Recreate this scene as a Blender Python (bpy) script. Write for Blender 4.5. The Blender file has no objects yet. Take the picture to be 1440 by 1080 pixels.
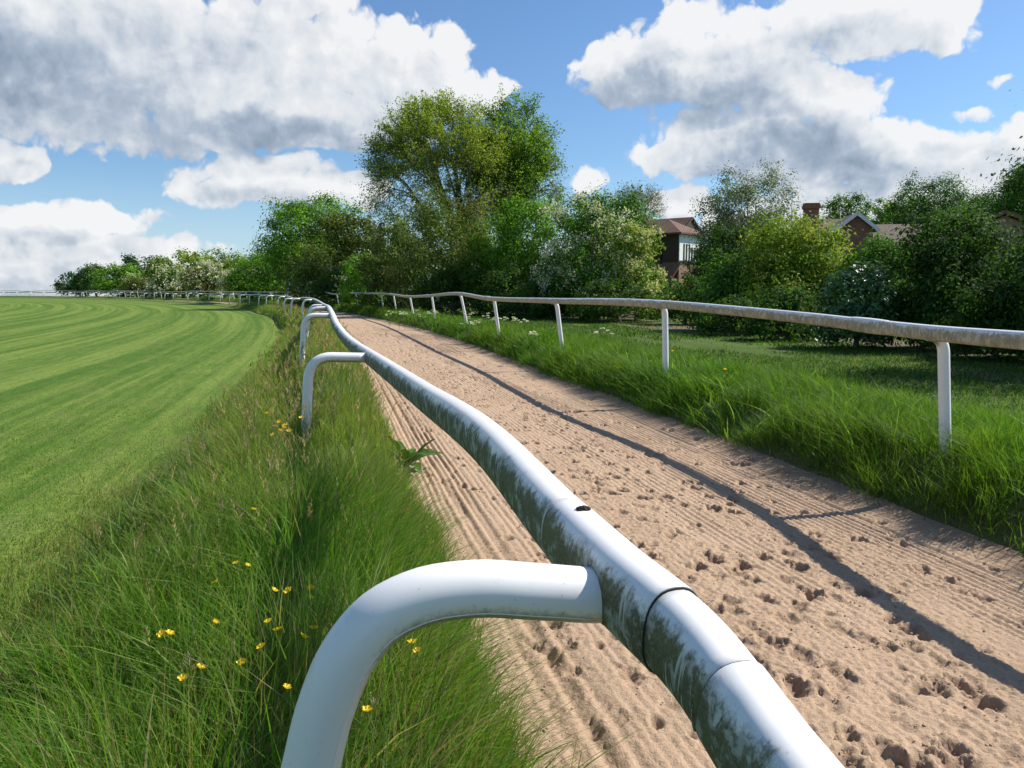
import bpy, math, random
import numpy as np
from mathutils import Vector
rad = math.radians
scene = bpy.context.scene
COL = scene.collection
random.seed(7)
RNG = np.random.default_rng(11)

# ------------------------------------------------------------------ camera and the survey of the place
HC = 1.6                                   # eye height over the sand
F = 1150.0                                 # focal length in pixels of the 1440 wide photograph
YAW, PITCH = rad(12.5), rad(6.55)
cam = bpy.data.cameras.new('camera')
cam.sensor_width = 36.0
cam.lens = 36.0 * F / 1440.0
cam.clip_start, cam.clip_end = 0.05, 9000
cam_ob = bpy.data.objects.new('camera', cam)
cam_ob.location = (0, 0, HC)
cam_ob.rotation_euler = (rad(90) - PITCH, 0, -YAW)
COL.objects.link(cam_ob)
scene.camera = cam_ob

FW = np.array([math.sin(YAW) * math.cos(PITCH), math.cos(YAW) * math.cos(PITCH), -math.sin(PITCH)])
RT = np.array([math.cos(YAW), -math.sin(YAW), 0.0])
UP = np.cross(RT, FW)
def ray(px, py):
    return FW + RT * (px - 720) / F - UP * (py - 540) / F
def at_y(px, py, Y):
    d = ray(px, py)
    return np.array([0, 0, HC]) + d * (Y / d[1])
def at_z(px, py, z):
    d = ray(px, py)
    return np.array([0, 0, HC]) + d * ((z - HC) / d[2])

# the course: straight for 18 m, then a long left-hand bend.  s = metres right of the course line, t = metres along it
T0, R0 = 18.0, 260.0
def W(s, t):
    s = np.asarray(s, float); t = np.asarray(t, float)
    th = np.maximum(t - T0, 0) / R0
    x = np.where(t < T0, s, -R0 + (R0 + s) * np.cos(th))
    y = np.where(t < T0, t, T0 + (R0 + s) * np.sin(th))
    return x, y

# ------------------------------------------------------------------ noise
def _hash(ix, iy, seed):
    h = (ix.astype(np.int64) * 374761393 + iy.astype(np.int64) * 668265263 + seed * 974634541) & 0xFFFFFFFF
    h = ((h ^ (h >> 13)) * 1274126177) & 0xFFFFFFFF
    return ((h ^ (h >> 16)) & 0xFFFFFF) / float(0xFFFFFF)
def vnoise(x, y, seed=0):
    x, y = np.broadcast_arrays(np.asarray(x, float), np.asarray(y, float))
    ix = np.floor(x); iy = np.floor(y)
    fx = x - ix; fy = y - iy
    fx = fx * fx * fx * (fx * (fx * 6 - 15) + 10); fy = fy * fy * fy * (fy * (fy * 6 - 15) + 10)
    a = _hash(ix, iy, seed); b = _hash(ix + 1, iy, seed); c = _hash(ix, iy + 1, seed); d = _hash(ix + 1, iy + 1, seed)
    return (a + (b - a) * fx) * (1 - fy) + (c + (d - c) * fx) * fy
def fbm(x, y, octv=4, seed=0):
    r = 0; amp = 0.5
    for o in range(octv):
        r = r + amp * vnoise(x * 2 ** o + o * 17.3, y * 2 ** o - o * 9.1, seed + o); amp *= 0.5
    return r / (1 - 0.5 ** octv)
def sstep(a, b, x):
    u = np.clip((x - a) / (b - a), 0, 1)
    return u * u * (3 - 2 * u)

# ------------------------------------------------------------------ objects
def tag(o, label=None, cat=None, group=None, kind=None):
    if label: o['label'] = label
    if cat: o['category'] = cat
    if group: o['group'] = group
    if kind: o['kind'] = kind
    return o
def empty(name, loc, label, cat, group=None, rz=0.0):
    o = bpy.data.objects.new(name, None)
    o.location = [float(v) for v in loc]; o.rotation_euler = (0, 0, rz)
    o.empty_display_size = 0.2
    COL.objects.link(o)
    return tag(o, label, cat, group)
def link(name, me, parent=None, mat=None, keep=True):
    """Link a mesh; its vertices are in world space: an un-rotated parent only shifts them."""
    o = bpy.data.objects.new(name, me)
    if mat is not None:
        for m in (mat if isinstance(mat, (list, tuple)) else [mat]): me.materials.append(m)
    if parent is not None:
        o.parent = parent
        if keep:
            me.transform(__import__('mathutils').Matrix.Translation(-Vector(parent.location)))
    COL.objects.link(o)
    return o
def np_mesh(name, verts, faces, k, col=None, smooth=False, uv=None, damp_and_shade=None):
    """verts (n,3), faces (m,k) -> mesh, fast"""
    me = bpy.data.meshes.new(name)
    verts = np.ascontiguousarray(verts, dtype=np.float32); faces = np.ascontiguousarray(faces, dtype=np.int32)
    n, m = len(verts), len(faces)
    me.vertices.add(n); me.vertices.foreach_set('co', verts.ravel())
    me.loops.add(m * k); me.loops.foreach_set('vertex_index', faces.ravel())
    me.polygons.add(m)
    me.polygons.foreach_set('loop_start', np.arange(0, m * k, k, dtype=np.int32))
    if col is not None:
        a = me.color_attributes.new('Col', 'FLOAT_COLOR', 'POINT')
        c = np.ones((n, 4), np.float32); c[:, :3] = col
        a.data.foreach_set('color', c.ravel())
    if damp_and_shade is not None:
        a = me.attributes.new('damp_and_shade', 'FLOAT', 'POINT'); a.data.foreach_set('value', damp_and_shade.astype(np.float32).ravel())
    if uv is not None:
        l = me.uv_layers.new(name='UVMap')
        l.data.foreach_set('uv', np.ascontiguousarray(uv[faces.ravel()], dtype=np.float32).ravel())
    me.polygons.foreach_set('use_smooth', np.full(m, smooth, dtype=bool))
    me.update(calc_edges=True); me.validate()
    return me
def grid_faces(nr, nc, wrap=False):
    i = np.arange(nr - 1)[:, None]; j = np.arange(nc if wrap else nc - 1)[None, :]
    j2 = (j + 1) % nc
    return np.stack([i * nc + j, i * nc + j2, (i + 1) * nc + j2, (i + 1) * nc + j], -1).reshape(-1, 4)

class MB:
    """collects boxes, tubes, polygons of one mesh"""
    def __init__(s): s.v = []; s.f = []
    def add(s, verts, faces):
        b = len(s.v); s.v += [tuple(map(float, p)) for p in verts]; s.f += [tuple(b + i for i in f) for f in faces]
    def box(s, x0, x1, y0, y1, z0, z1):
        s.add([(x0, y0, z0), (x1, y0, z0), (x1, y1, z0), (x0, y1, z0), (x0, y0, z1), (x1, y0, z1), (x1, y1, z1), (x0, y1, z1)],
              [(0, 3, 2, 1), (4, 5, 6, 7), (0, 1, 5, 4), (1, 2, 6, 5), (2, 3, 7, 6), (3, 0, 4, 7)])
    def prism(s, poly, axis, a, b):
        """poly: 2-D outline in the plane across `axis`, extruded from a to b"""
        n = len(poly)
        def P(p, w): return {'x': (w, p[0], p[1]), 'y': (p[0], w, p[1]), 'z': (p[0], p[1], w)}[axis]
        s.add([P(p, a) for p in poly] + [P(p, b) for p in poly],
              [tuple(range(n)), tuple(range(2 * n - 1, n - 1, -1))] + [(i, i + n, (i + 1) % n + n, (i + 1) % n) for i in range(n)])
    def beam(s, p, q, w, h):
        p = Vector(p); q = Vector(q); d = (q - p).normalized()
        sd = d.cross(Vector((0, 0, 1)))
        if sd.length < 1e-4: sd = Vector((1, 0, 0))
        sd.normalize(); u = sd.cross(d)
        s.add([p + sd * a * w / 2 + u * b * h / 2 for a, b in ((-1, -1), (1, -1), (1, 1), (-1, 1))] +
              [q + sd * a * w / 2 + u * b * h / 2 for a, b in ((-1, -1), (1, -1), (1, 1), (-1, 1))],
              [(0, 3, 2, 1), (4, 5, 6, 7), (0, 1, 5, 4), (1, 2, 6, 5), (2, 3, 7, 6), (3, 0, 4, 7)])
    def mesh(s, name, smooth=False):
        me = bpy.data.meshes.new(name); me.from_pydata(s.v, [], s.f); me.update()
        bm = __import__('bmesh').new(); bm.from_mesh(me)
        __import__('bmesh').ops.recalc_face_normals(bm, faces=bm.faces); bm.to_mesh(me); bm.free()
        if smooth:
            me.polygons.foreach_set('use_smooth', [True] * len(me.polygons))
        return me

def catmull(pts, per=8):
    P = np.asarray(pts, float); P = np.vstack([2 * P[0] - P[1], P, 2 * P[-1] - P[-2]])
    out = []
    u = np.linspace(0, 1, per, endpoint=False)[:, None]
    for i in range(1, len(P) - 2):
        # centripetal-ish tangents so that uneven knots do not overshoot
        d0 = np.linalg.norm(P[i] - P[i - 1]); d1 = np.linalg.norm(P[i + 1] - P[i]); d2 = np.linalg.norm(P[i + 2] - P[i + 1])
        m1 = ((P[i] - P[i - 1]) / d0 * d1 + (P[i + 1] - P[i]) / d1 * d0) / (d0 + d1) * d1
        m2 = ((P[i + 1] - P[i]) / d1 * d2 + (P[i + 2] - P[i + 1]) / d2 * d1) / (d1 + d2) * d1
        out.append((2 * u ** 3 - 3 * u ** 2 + 1) * P[i] + (u ** 3 - 2 * u ** 2 + u) * m1 + (-2 * u ** 3 + 3 * u ** 2) * P[i + 1] + (u ** 3 - u ** 2) * m2)
    out.append(P[-2][None])
    return np.vstack(out)

def sweep(path, prof, up=(0, 0, 1), scale=None, cap=True, name='sweep', smooth=True, frame='up'):
    """sweep a closed 2-D profile (side, up) along a path; uv = (metres along, turn 0..1)"""
    P = np.asarray(path, float); n = len(P); m = len(prof)
    T = np.gradient(P, axis=0); T /= np.linalg.norm(T, axis=1)[:, None]
    if frame == 'up':
        S = np.cross(T, np.array(up, float)); S /= np.linalg.norm(S, axis=1)[:, None]
        U = np.cross(S, T)
    else:                                            # parallel transport
        S = np.zeros_like(P); ref = np.array(up, float)
        s0 = np.cross(T[0], ref); s0 /= np.linalg.norm(s0); S[0] = s0
        for i in range(1, n):
            v = S[i - 1] - T[i] * np.dot(S[i - 1], T[i]); S[i] = v / np.linalg.norm(v)
        U = np.cross(S, T)
    sc = np.ones(n) if scale is None else np.asarray(scale, float)
    pr = np.asarray(prof, float)
    V = P[:, None, :] + (S[:, None, :] * pr[None, :, 0:1] + U[:, None, :] * pr[None, :, 1:2]) * sc[:, None, None]
    L = np.concatenate([[0], np.cumsum(np.linalg.norm(np.diff(P, axis=0), axis=1))])
    # one extra column keeps the uv seam clean
    V = np.concatenate([V, V[:, :1]], 1)
    uv = np.stack([np.repeat(L[:, None], m + 1, 1), np.repeat(np.linspace(0, 1, m + 1)[None], n, 0)], -1)
    V = V.reshape(-1, 3); uv = uv.reshape(-1, 2)
    fc = grid_faces(n, m + 1)[:, ::-1]
    if cap:
        nv = len(V); V = np.vstack([V, P[:1], P[-1:]]); uv = np.vstack([uv, [[L[0], .25], [L[-1], .25]]])
        j = np.arange(m)
        c0 = np.stack([np.full(m, nv), j, j + 1, j + 1], -1)
        c1 = np.stack([np.full(m, nv + 1), (n - 1) * (m + 1) + j + 1, (n - 1) * (m + 1) + j, (n - 1) * (m + 1) + j], -1)
        tri = np.vstack([c0, c1])[:, :3]
        me = bpy.data.meshes.new(name)
        me.from_pydata([tuple(v) for v in V], [], [tuple(f) for f in fc] + [tuple(f) for f in tri])
    else:
        me = bpy.data.meshes.new(name)
        me.from_pydata([tuple(v) for v in V], [], [tuple(f) for f in fc])
    l = me.uv_layers.new(name='UVMap')
    idx = np.empty(len(me.loops), np.int32); me.loops.foreach_get('vertex_index', idx)
    l.data.foreach_set('uv', uv[idx].astype(np.float32).ravel())
    me.update()
    if smooth: me.polygons.foreach_set('use_smooth', [True] * len(fc) + [False] * (len(me.polygons) - len(fc)))
    return me
def superellipse(w, h, n=28, e=2.6):
    a = np.linspace(0, 2 * math.pi, n, endpoint=False) + math.pi / 2 * 0
    c, s = np.cos(a), np.sin(a)
    return np.stack([np.sign(c) * np.abs(c) ** (2 / e) * w / 2, np.sign(s) * np.abs(s) ** (2 / e) * h / 2], -1)

# ------------------------------------------------------------------ materials
class NT:
    def __init__(s, nt): s.nt = nt; s.n = nt.nodes; s.l = nt.links
    def node(s, typ, **kw):
        n = s.n.new(typ)
        for k, v in kw.items(): setattr(n, k, v)
        return n
    def set(s, sock, v):
        if isinstance(v, bpy.types.NodeSocket): s.l.new(v, sock)
        elif v is not None:
            try: sock.default_value = v
            except Exception: sock.default_value = (*v, 1.0)
    def m(s, op, a, b=None, c=None, clamp=False):
        n = s.node('ShaderNodeMath', operation=op, use_clamp=clamp)
        s.set(n.inputs[0], a)
        if b is not None: s.set(n.inputs[1], b)
        if c is not None: s.set(n.inputs[2], c)
        return n.outputs[0]
    def mix(s, f, a, b, blend='MIX'):
        n = s.node('ShaderNodeMix', data_type='RGBA', blend_type=blend)
        s.set(n.inputs['Factor'], f); s.set(n.inputs[6], a); s.set(n.inputs[7], b)
        return n.outputs[2]
    def noise(s, vec, scale, detail=4, rough=0.55, out=0, dim='3D', dist=0.0):
        n = s.node('ShaderNodeTexNoise', noise_dimensions=dim)
        s.set(n.inputs['Vector'], vec); s.set(n.inputs['Scale'], scale); s.set(n.inputs['Detail'], detail); s.set(n.inputs['Roughness'], rough)
        n.inputs['Distortion'].default_value = dist
        return n.outputs[out]
    def step(s, a, b, x):
        n = s.node('ShaderNodeMapRange', interpolation_type='SMOOTHSTEP')
        s.set(n.inputs[0], x); s.set(n.inputs[1], a); s.set(n.inputs[2], b)
        return n.outputs[0]
    def remap(s, x, a, b, c, d):
        n = s.node('ShaderNodeMapRange')
        s.set(n.inputs[0], x); s.set(n.inputs[1], a); s.set(n.inputs[2], b); s.set(n.inputs[3], c); s.set(n.inputs[4], d)
        return n.outputs[0]
    def mapv(s, vec, scale=(1, 1, 1), rot=(0, 0, 0)):
        n = s.node('ShaderNodeMapping'); s.set(n.inputs[0], vec); n.inputs['Scale'].default_value = scale; n.inputs['Rotation'].default_value = rot
        return n.outputs[0]
    def bump(s, h, strength=0.4, dist=0.02):
        n = s.node('ShaderNodeBump'); s.set(n.inputs['Height'], h); n.inputs['Strength'].default_value = strength; n.inputs['Distance'].default_value = dist
        return n.outputs[0]
def material(name):
    m = bpy.data.materials.new(name); m.use_nodes = True
    t = NT(m.node_tree); bs = m.node_tree.nodes['Principled BSDF']
    return m, t, bs
def obj_co(t): return t.node('ShaderNodeTexCoord').outputs['Object']
def geo_pos(t): return t.node('ShaderNodeNewGeometry').outputs['Position']
def uv_co(t): return t.node('ShaderNodeTexCoord').outputs['UV']

def leaf_material(name, translucency=0.35, rough=0.65, spec=0.12):
    m, t, bs = material(name)
    col = t.node('ShaderNodeAttribute', attribute_name='Col').outputs['Color']
    t.set(bs.inputs['Base Color'], col); bs.inputs['Roughness'].default_value = rough
    bs.inputs['Specular IOR Level'].default_value = spec
    tr = t.node('ShaderNodeBsdfTranslucent')
    t.set(tr.inputs['Color'], t.mix(1.0, col, (1.25, 1.25, 0.55, 1), 'MULTIPLY'))
    mx = t.node('ShaderNodeMixShader'); mx.inputs[0].default_value = translucency
    t.l.new(bs.outputs[0], mx.inputs[1]); t.l.new(tr.outputs[0], mx.inputs[2])
    t.l.new(mx.outputs[0], t.n['Material Output'].inputs['Surface'])
    return m
M_LEAF = leaf_material('leaf', 0.42)
M_GLOSSY_LEAF = leaf_material('glossy_leaf', 0.22, 0.38, 0.4)
M_GRASS = leaf_material('grass_blade', 0.50, 0.55, 0.22)
M_BLOSSOM = leaf_material('blossom', 0.3, 0.7, 0.1)
M_PETAL = leaf_material('petal', 0.35, 0.35, 0.5)

def bark():
    m, t, bs = material('bark')
    p = obj_co(t)
    n1 = t.noise(t.mapv(p, (6, 6, 1.2)), 2.0, 5, 0.6); n2 = t.noise(p, 0.7, 2)
    c = t.mix(n1, (0.09, 0.07, 0.05, 1), (0.25, 0.215, 0.16, 1))
    c = t.mix(t.step(0.5, 0.7, n2), c, (0.075, 0.085, 0.045, 1))
    t.set(bs.inputs['Base Color'], c); bs.inputs['Roughness'].default_value = 0.9
    t.set(bs.inputs['Normal'], t.bump(n1, 0.6, 0.03))
    return m
M_BARK = bark()

def rail_paint(name, amount, tint, flip=1.0):
    """white enamel with algae streaks on the flank that faces the field (uv: metres along, turn: 0 right, .25 top, .5 left, .75 under)"""
    m, t, bs = material(name)
    uv = uv_co(t)
    sep = t.node('ShaderNodeSeparateXYZ'); t.set(sep.inputs[0], uv)
    u, v = sep.outputs[0], sep.outputs[1]
    # how far down the flank: 0 at the crown of the rail, 1 underneath
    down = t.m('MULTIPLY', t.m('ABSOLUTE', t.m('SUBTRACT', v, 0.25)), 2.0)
    pos = geo_pos(t)
    streak = t.noise(t.mapv(uv, (1, 0.16, 1)), 48.0, 6, 0.75, dim='2D')
    runs = t.noise(t.mapv(uv, (1, 0.07, 1)), 38.0, 4, 0.6, dim='2D', dist=0.3)
    patch = t.noise(pos, 6.5, 5, 0.65)
    speck = t.noise(pos, 55.0, 5, 0.75)
    fine = t.noise(pos, 160.0, 3, 0.7)
    lim = t.m('ADD', t.m('ADD', t.m('MULTIPLY', t.m('SUBTRACT', streak, 0.5), 0.34), t.m('MULTIPLY', t.m('SUBTRACT', patch, 0.5), 0.5)), t.m('MULTIPLY', t.m('SUBTRACT', speck, 0.5), 0.30))
    side = t.step(0.31 - amount * 0.12, 0.44 - amount * 0.06, t.m('ADD', down, lim))
    # clean runs where rain has washed the flank, and flaked spots
    wash = t.m('MULTIPLY', t.step(0.62, 0.72, runs), 0.65)
    mott = t.noise(pos, 19.0, 6, 0.7); flake = t.m('MAXIMUM', t.step(0.60, 0.70, speck), t.step(0.50, 0.62, mott))
    mask = t.m('MULTIPLY', side, t.m('SUBTRACT', 1.0, t.m('MAXIMUM', wash, t.m('MULTIPLY', flake, 0.38))), clamp=True)
    mask = t.m('MULTIPLY', mask, 0.60 + 0.4 * amount)
    dark = t.mix(t.step(0.35, 0.62, patch), tint[0], tint[1])
    dark = t.mix(t.m('MULTIPLY', t.step(0.42, 0.62, fine), 0.6), dark, tint[2])
    white = t.mix(t.step(0.3, 0.8, patch), (0.83, 0.815, 0.785, 1), (0.77, 0.76, 0.735, 1))
    spots = t.m('MULTIPLY', t.step(0.685, 0.72, speck), 0.6)
    white = t.mix(spots, white, (0.18, 0.17, 0.13, 1))
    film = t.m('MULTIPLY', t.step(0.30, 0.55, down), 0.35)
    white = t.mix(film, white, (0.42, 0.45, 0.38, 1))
    t.set(bs.inputs['Base Color'], t.mix(mask, white, dark))
    t.set(bs.inputs['Roughness'], t.remap(mask, 0, 1, 0.30, 0.8))
    t.set(bs.inputs['Specular IOR Level'], t.remap(mask, 0, 1, 0.5, 0.12))
    t.set(bs.inputs['Normal'], t.bump(t.m('ADD', t.m('MULTIPLY', mask, 0.6), t.m('MULTIPLY', speck, 0.25)), 0.25, 0.002))
    return m
GREEN_TINT = ((0.060, 0.056, 0.020, 1), (0.115, 0.108, 0.028, 1), (0.19, 0.17, 0.095, 1))
BROWN_TINT = ((0.13, 0.11, 0.05, 1), (0.30, 0.25, 0.12, 1), (0.46, 0.40, 0.24, 1))
M_RAIL = rail_paint('stained_white_rail', 0.85, GREEN_TINT)
M_RAIL_FAR = rail_paint('weathered_white_rail', 0.72, BROWN_TINT)
def post_paint(name, dirt):
    m, t, bs = material(name)
    pos = geo_pos(t)
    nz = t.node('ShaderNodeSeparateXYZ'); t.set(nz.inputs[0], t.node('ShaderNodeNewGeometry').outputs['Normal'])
    pz = t.node('ShaderNodeSeparateXYZ'); t.set(pz.inputs[0], pos)
    n1 = t.noise(pos, 9.0, 5, 0.65); n2 = t.noise(pos, 70.0, 4, 0.7)
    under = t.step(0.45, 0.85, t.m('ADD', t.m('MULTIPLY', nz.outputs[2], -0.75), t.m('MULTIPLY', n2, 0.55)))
    low = t.m('MULTIPLY', t.step(0.75, 0.2, pz.outputs[2]), t.step(0.35, 0.75, t.m('ADD', t.m('MULTIPLY', n1, 0.7), t.m('MULTIPLY', n2, 0.35))))
    spot = t.m('MAXIMUM', t.step(0.66, 0.72, n2), t.m('MULTIPLY', t.step(0.56, 0.75, t.noise(t.mapv(pos, (1, 1, .25)), 14.0, 6, 0.75)), 0.35))
    c = t.mix(t.m('MULTIPLY', spot, 0.5), (0.84, 0.825, 0.795, 1), (0.30, 0.29, 0.25, 1))
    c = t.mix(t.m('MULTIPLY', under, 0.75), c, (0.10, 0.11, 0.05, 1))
    c = t.mix(t.m('MULTIPLY', low, dirt), c, (0.25, 0.25, 0.15, 1))
    t.set(bs.inputs['Base Color'], c); t.set(bs.inputs['Roughness'], t.remap(n1, .3, .7, .25, .48))
    return m
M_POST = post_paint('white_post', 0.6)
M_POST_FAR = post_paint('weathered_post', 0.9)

def simple(name, color, rough=0.7, scale=20.0, var=0.25, bumpd=0.0, spec=0.3):
    m, t, bs = material(name)
    n = t.noise(obj_co(t), scale, 5, 0.6)
    a = [c * (1 - var) for c in color] + [1]; b = [min(1, c * (1 + var)) for c in color] + [1]
    t.set(bs.inputs['Base Color'], t.mix(t.step(0.3, 0.7, n), a, b))
    bs.inputs['Roughness'].default_value = rough; bs.inputs['Specular IOR Level'].default_value = spec
    if bumpd: t.set(bs.inputs['Normal'], t.bump(n, 0.5, bumpd))
    return m
M_SEAM = simple('dark_seam', (0.03, 0.03, 0.03), 0.8)
M_METAL = simple('grey_metal', (0.30, 0.30, 0.28), 0.45)
M_MUD = simple('dried_mud', (0.035, 0.028, 0.02), 0.95, 120, 0.4, 0.004)
M_STEM = simple('green_stem', (0.10, 0.17, 0.04), 0.6)
# ------------------------------------------------------------------ light
SUN_AZ, SUN_EL = rad(83), rad(44)
SUN_DIR = Vector((math.sin(SUN_AZ) * math.cos(SUN_EL), math.cos(SUN_AZ) * math.cos(SUN_EL), math.sin(SUN_EL)))
sl = bpy.data.lights.new('sun', 'SUN'); sl.energy = 5.0; sl.angle = rad(0.5); sl.color = (1.0, 0.955, 0.88)
so = bpy.data.objects.new('sun', sl); so.rotation_euler = SUN_DIR.to_track_quat('Z', 'Y').to_euler(); so.location = SUN_DIR * 50
COL.objects.link(so)
scene.view_settings.view_transform = 'Standard'; scene.view_settings.look = 'None'
scene.view_settings.exposure = 0.45; scene.view_settings.gamma = 1.0
scene.render.engine = 'CYCLES'
scene.cycles.max_bounces = 6; scene.cycles.diffuse_bounces = 3; scene.cycles.glossy_bounces = 2; scene.cycles.transmission_bounces = 4
scene.cycles.caustics_reflective = False; scene.cycles.caustics_refractive = False
scene.cycles.use_denoising = True
scene.cycles.use_adaptive_sampling = True; scene.cycles.adaptive_threshold = 0.02

# ------------------------------------------------------------------ sky: Nishita air with cumulus laid out by compass bearing and elevation
def azel(px, py):
    d = ray(px, py); return math.degrees(math.atan2(d[0], d[1])), math.degrees(math.atan2(d[2], math.hypot(d[0], d[1])))
DPP = math.degrees(1 / F)                  # degrees per photograph pixel near the middle
# cumulus masses: centre and half sizes (photograph pixels, turned into bearings), weight
CLOUDS = [
    (110, 60, 330, 150, 1.0), (330, 90, 260, 130, 1.0), (520, 100, 170, 100, 1.0), (640, 130, 110, 46, 1.0), (420, 170, 300, 50, .9),
    (90, 140, 200, 80, .85), (430, -10, 90, 60, .9), (250, 190, 140, 36, .7), (620, 70, 60, 60, .7),
    (10, 216, 62, 38, .95),
    (380, 252, 150, 46, 1.0), (300, 262, 70, 44, .8), (490, 262, 80, 40, .8),
    (60, 305, 190, 34, .85), (120, 345, 220, 30, .85), (20, 385, 240, 40, .85), (190, 370, 150, 40, .6),
    (828, 246, 42, 26, .8),
    (1010, 85, 190, 100, 1.0), (870, 100, 80, 70, .9), (1160, 35, 200, 66, 1.0), (1330, 30, 70, 50, .8), (960, 20, 50, 40, .6), (1130, 150, 130, 60, .95),
    (950, 210, 80, 36, .8), (1160, 215, 280, 56, 1.0), (1320, 225, 240, 60, 1.0), (1000, 180, 120, 40, .8), (955, 282, 55, 34, .95), (1250, 300, 330, 60, .9),
    (1420, 112, 22, 8, .42), (1370, 152, 40, 14, .5),
]
# shaded bellies
BELLIES = [
    (20, 95, 130, 80, 1.0), (130, 150, 190, 60, .62), (380, 185, 190, 38, .9), (230, 195, 130, 30, .5), (560, 180, 90, 34, .5), (240, 60, 150, 70, .35),
    (400, 282, 130, 18, .5), (0, 240, 50, 16, .5), (80, 330, 190, 18, .5), (40, 392, 190, 16, .35),
    (900, 140, 110, 44, .8), (1020, 150, 110, 30, .75), (1130, 215, 190, 52, .95), (1240, 250, 130, 34, .6), (1050, 110, 80, 40, .35), (1160, 60, 100, 30, .3), (500, 245, 40, 18, .6), (1400, 215, 80, 24, .3), (960, 300, 40, 10, .4),
]
world = bpy.data.worlds.new('World'); scene.world = world; world.use_nodes = True
world.cycles.sampling_method = 'MANUAL'; world.cycles.sample_map_resolution = 512

def group(name, ins, outs):
    g = bpy.data.node_groups.new(name, 'ShaderNodeTree')
    for n, ty in ins: g.interface.new_socket(n, in_out='INPUT', socket_type=ty)
    for n, ty in outs: g.interface.new_socket(n, in_out='OUTPUT', socket_type=ty)
    t = NT(g); return g, t, t.node('NodeGroupInput').outputs, t.node('NodeGroupOutput').inputs
def blob_field(t, vec, blobs):
    acc = None
    for (px, py, rx, ry, w) in blobs:
        az, el = azel(px, py)
        a = t.node('ShaderNodeVectorMath', operation='SUBTRACT'); t.set(a.inputs[0], vec); a.inputs[1].default_value = (az, el, 0)
        b = t.node('ShaderNodeVectorMath', operation='MULTIPLY'); t.l.new(a.outputs[0], b.inputs[0]); b.inputs[1].default_value = (1 / (rx * DPP), 1 / (ry * DPP), 0)
        c = t.node('ShaderNodeVectorMath', operation='DOT_PRODUCT'); t.l.new(b.outputs[0], c.inputs[0]); t.l.new(b.outputs[0], c.inputs[1])
        v = t.m('MULTIPLY_ADD', c.outputs['Value'], -w, w)
        acc = v if acc is None else t.m('SMOOTH_MAX', acc, v, 0.12)
    return acc
g1, t, gi, go = group('cloud_mass', [('Vector', 'NodeSocketVector')], [('Density', 'NodeSocketFloat'), ('Raw', 'NodeSocketFloat'), ('Soft', 'NodeSocketFloat')])
v = gi['Vector']
warp = t.node('ShaderNodeVectorMath', operation='SCALE')
wn = t.node('ShaderNodeVectorMath', operation='SUBTRACT'); t.set(wn.inputs[0], t.noise(v, 0.28, 3, 0.5, out=1)); wn.inputs[1].default_value = (.5, .5, .5)
t.l.new(wn.outputs[0], warp.inputs[0]); warp.inputs['Scale'].default_value = 2.6
vw = t.node('ShaderNodeVectorMath', operation='ADD'); t.set(vw.inputs[0], v); t.l.new(warp.outputs[0], vw.inputs[1])
base = blob_field(t, vw.outputs[0], [(a, b, c_ * .9, d * .86, w) for a, b, c_, d, w in CLOUDS])
# the rest of the sky, behind the viewer, is broken cumulus too
az = t.node('ShaderNodeSeparateXYZ'); t.set(az.inputs[0], v)
away = t.step(48, 75, t.m('ABSOLUTE', t.m('SUBTRACT', az.outputs[0], 12.5)))
up_ = t.step(22, 34, az.outputs[1])
else_ = t.m('MULTIPLY_ADD', t.noise(t.mapv(v, (1, 1.8, 1)), 0.055, 3, 0.5), 3.2, -1.75)
base = t.m('MAXIMUM', base, t.m('MULTIPLY_ADD', t.m('MAXIMUM', away, up_), 2.2, t.m('SUBTRACT', else_, 2.2)))
n1 = t.noise(t.mapv(v, (1, 1.25, 1)), 0.24, 8, 0.46, dist=0.2); n1s = t.noise(t.mapv(v, (1, 1.25, 1)), 0.24, 2.5, 0.42, dist=0.2)
vo = t.node('ShaderNodeTexVoronoi', feature='SMOOTH_F1', voronoi_dimensions='2D'); t.set(vo.inputs['Vector'], vw.outputs[0]); vo.inputs['Scale'].default_value = 0.55
vo.inputs['Smoothness'].default_value = 0.55; vo.inputs['Detail'].default_value = 3.0; vo.inputs['Roughness'].default_value = 0.55
puff = t.m('MULTIPLY', t.m('SUBTRACT', 0.42, vo.outputs['Distance']), 0.85)
base = t.m('MINIMUM', t.m('MULTIPLY', base, 1.9), 1.25)
raw = t.m('ADD', t.m('ADD', base, t.m('MULTIPLY', t.m('SUBTRACT', n1, 0.5), 1.5)), puff)
t.set(go['Soft'], t.m('ADD', t.m('ADD', base, t.m('MULTIPLY', t.m('SUBTRACT', n1s, 0.5), 1.4)), t.m('MULTIPLY', puff, 0.9)))
t.set(go['Raw'], raw); t.set(go['Density'], t.step(0.02, 0.50, raw))

t = NT(world.node_tree); bg = t.n['Background']
inc = t.node('ShaderNodeTexCoord').outputs['Generated']
sp = t.node('ShaderNodeSeparateXYZ'); t.set(sp.inputs[0], inc)
azn = t.m('MULTIPLY', t.m('ARCTAN2', sp.outputs[0], sp.outputs[1]), 180 / math.pi)
eln = t.m('MULTIPLY', t.m('ARCSINE', sp.outputs[2]), 180 / math.pi)
cv = t.node('ShaderNodeCombineXYZ'); t.set(cv.inputs[0], azn); t.set(cv.inputs[1], eln)
def mass(off=None):
    n = t.node('ShaderNodeGroup'); n.node_tree = g1
    if off is None: t.l.new(cv.outputs[0], n.inputs[0])
    else:
        a = t.node('ShaderNodeVectorMath', operation='ADD'); t.l.new(cv.outputs[0], a.inputs[0]); a.inputs[1].default_value = off
        t.l.new(a.outputs[0], n.inputs[0])
    return n.outputs
d0 = mass(); d1 = mass((0.42, 0.42, 0)); d2 = mass((1.5, 1.9, 0))
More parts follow.
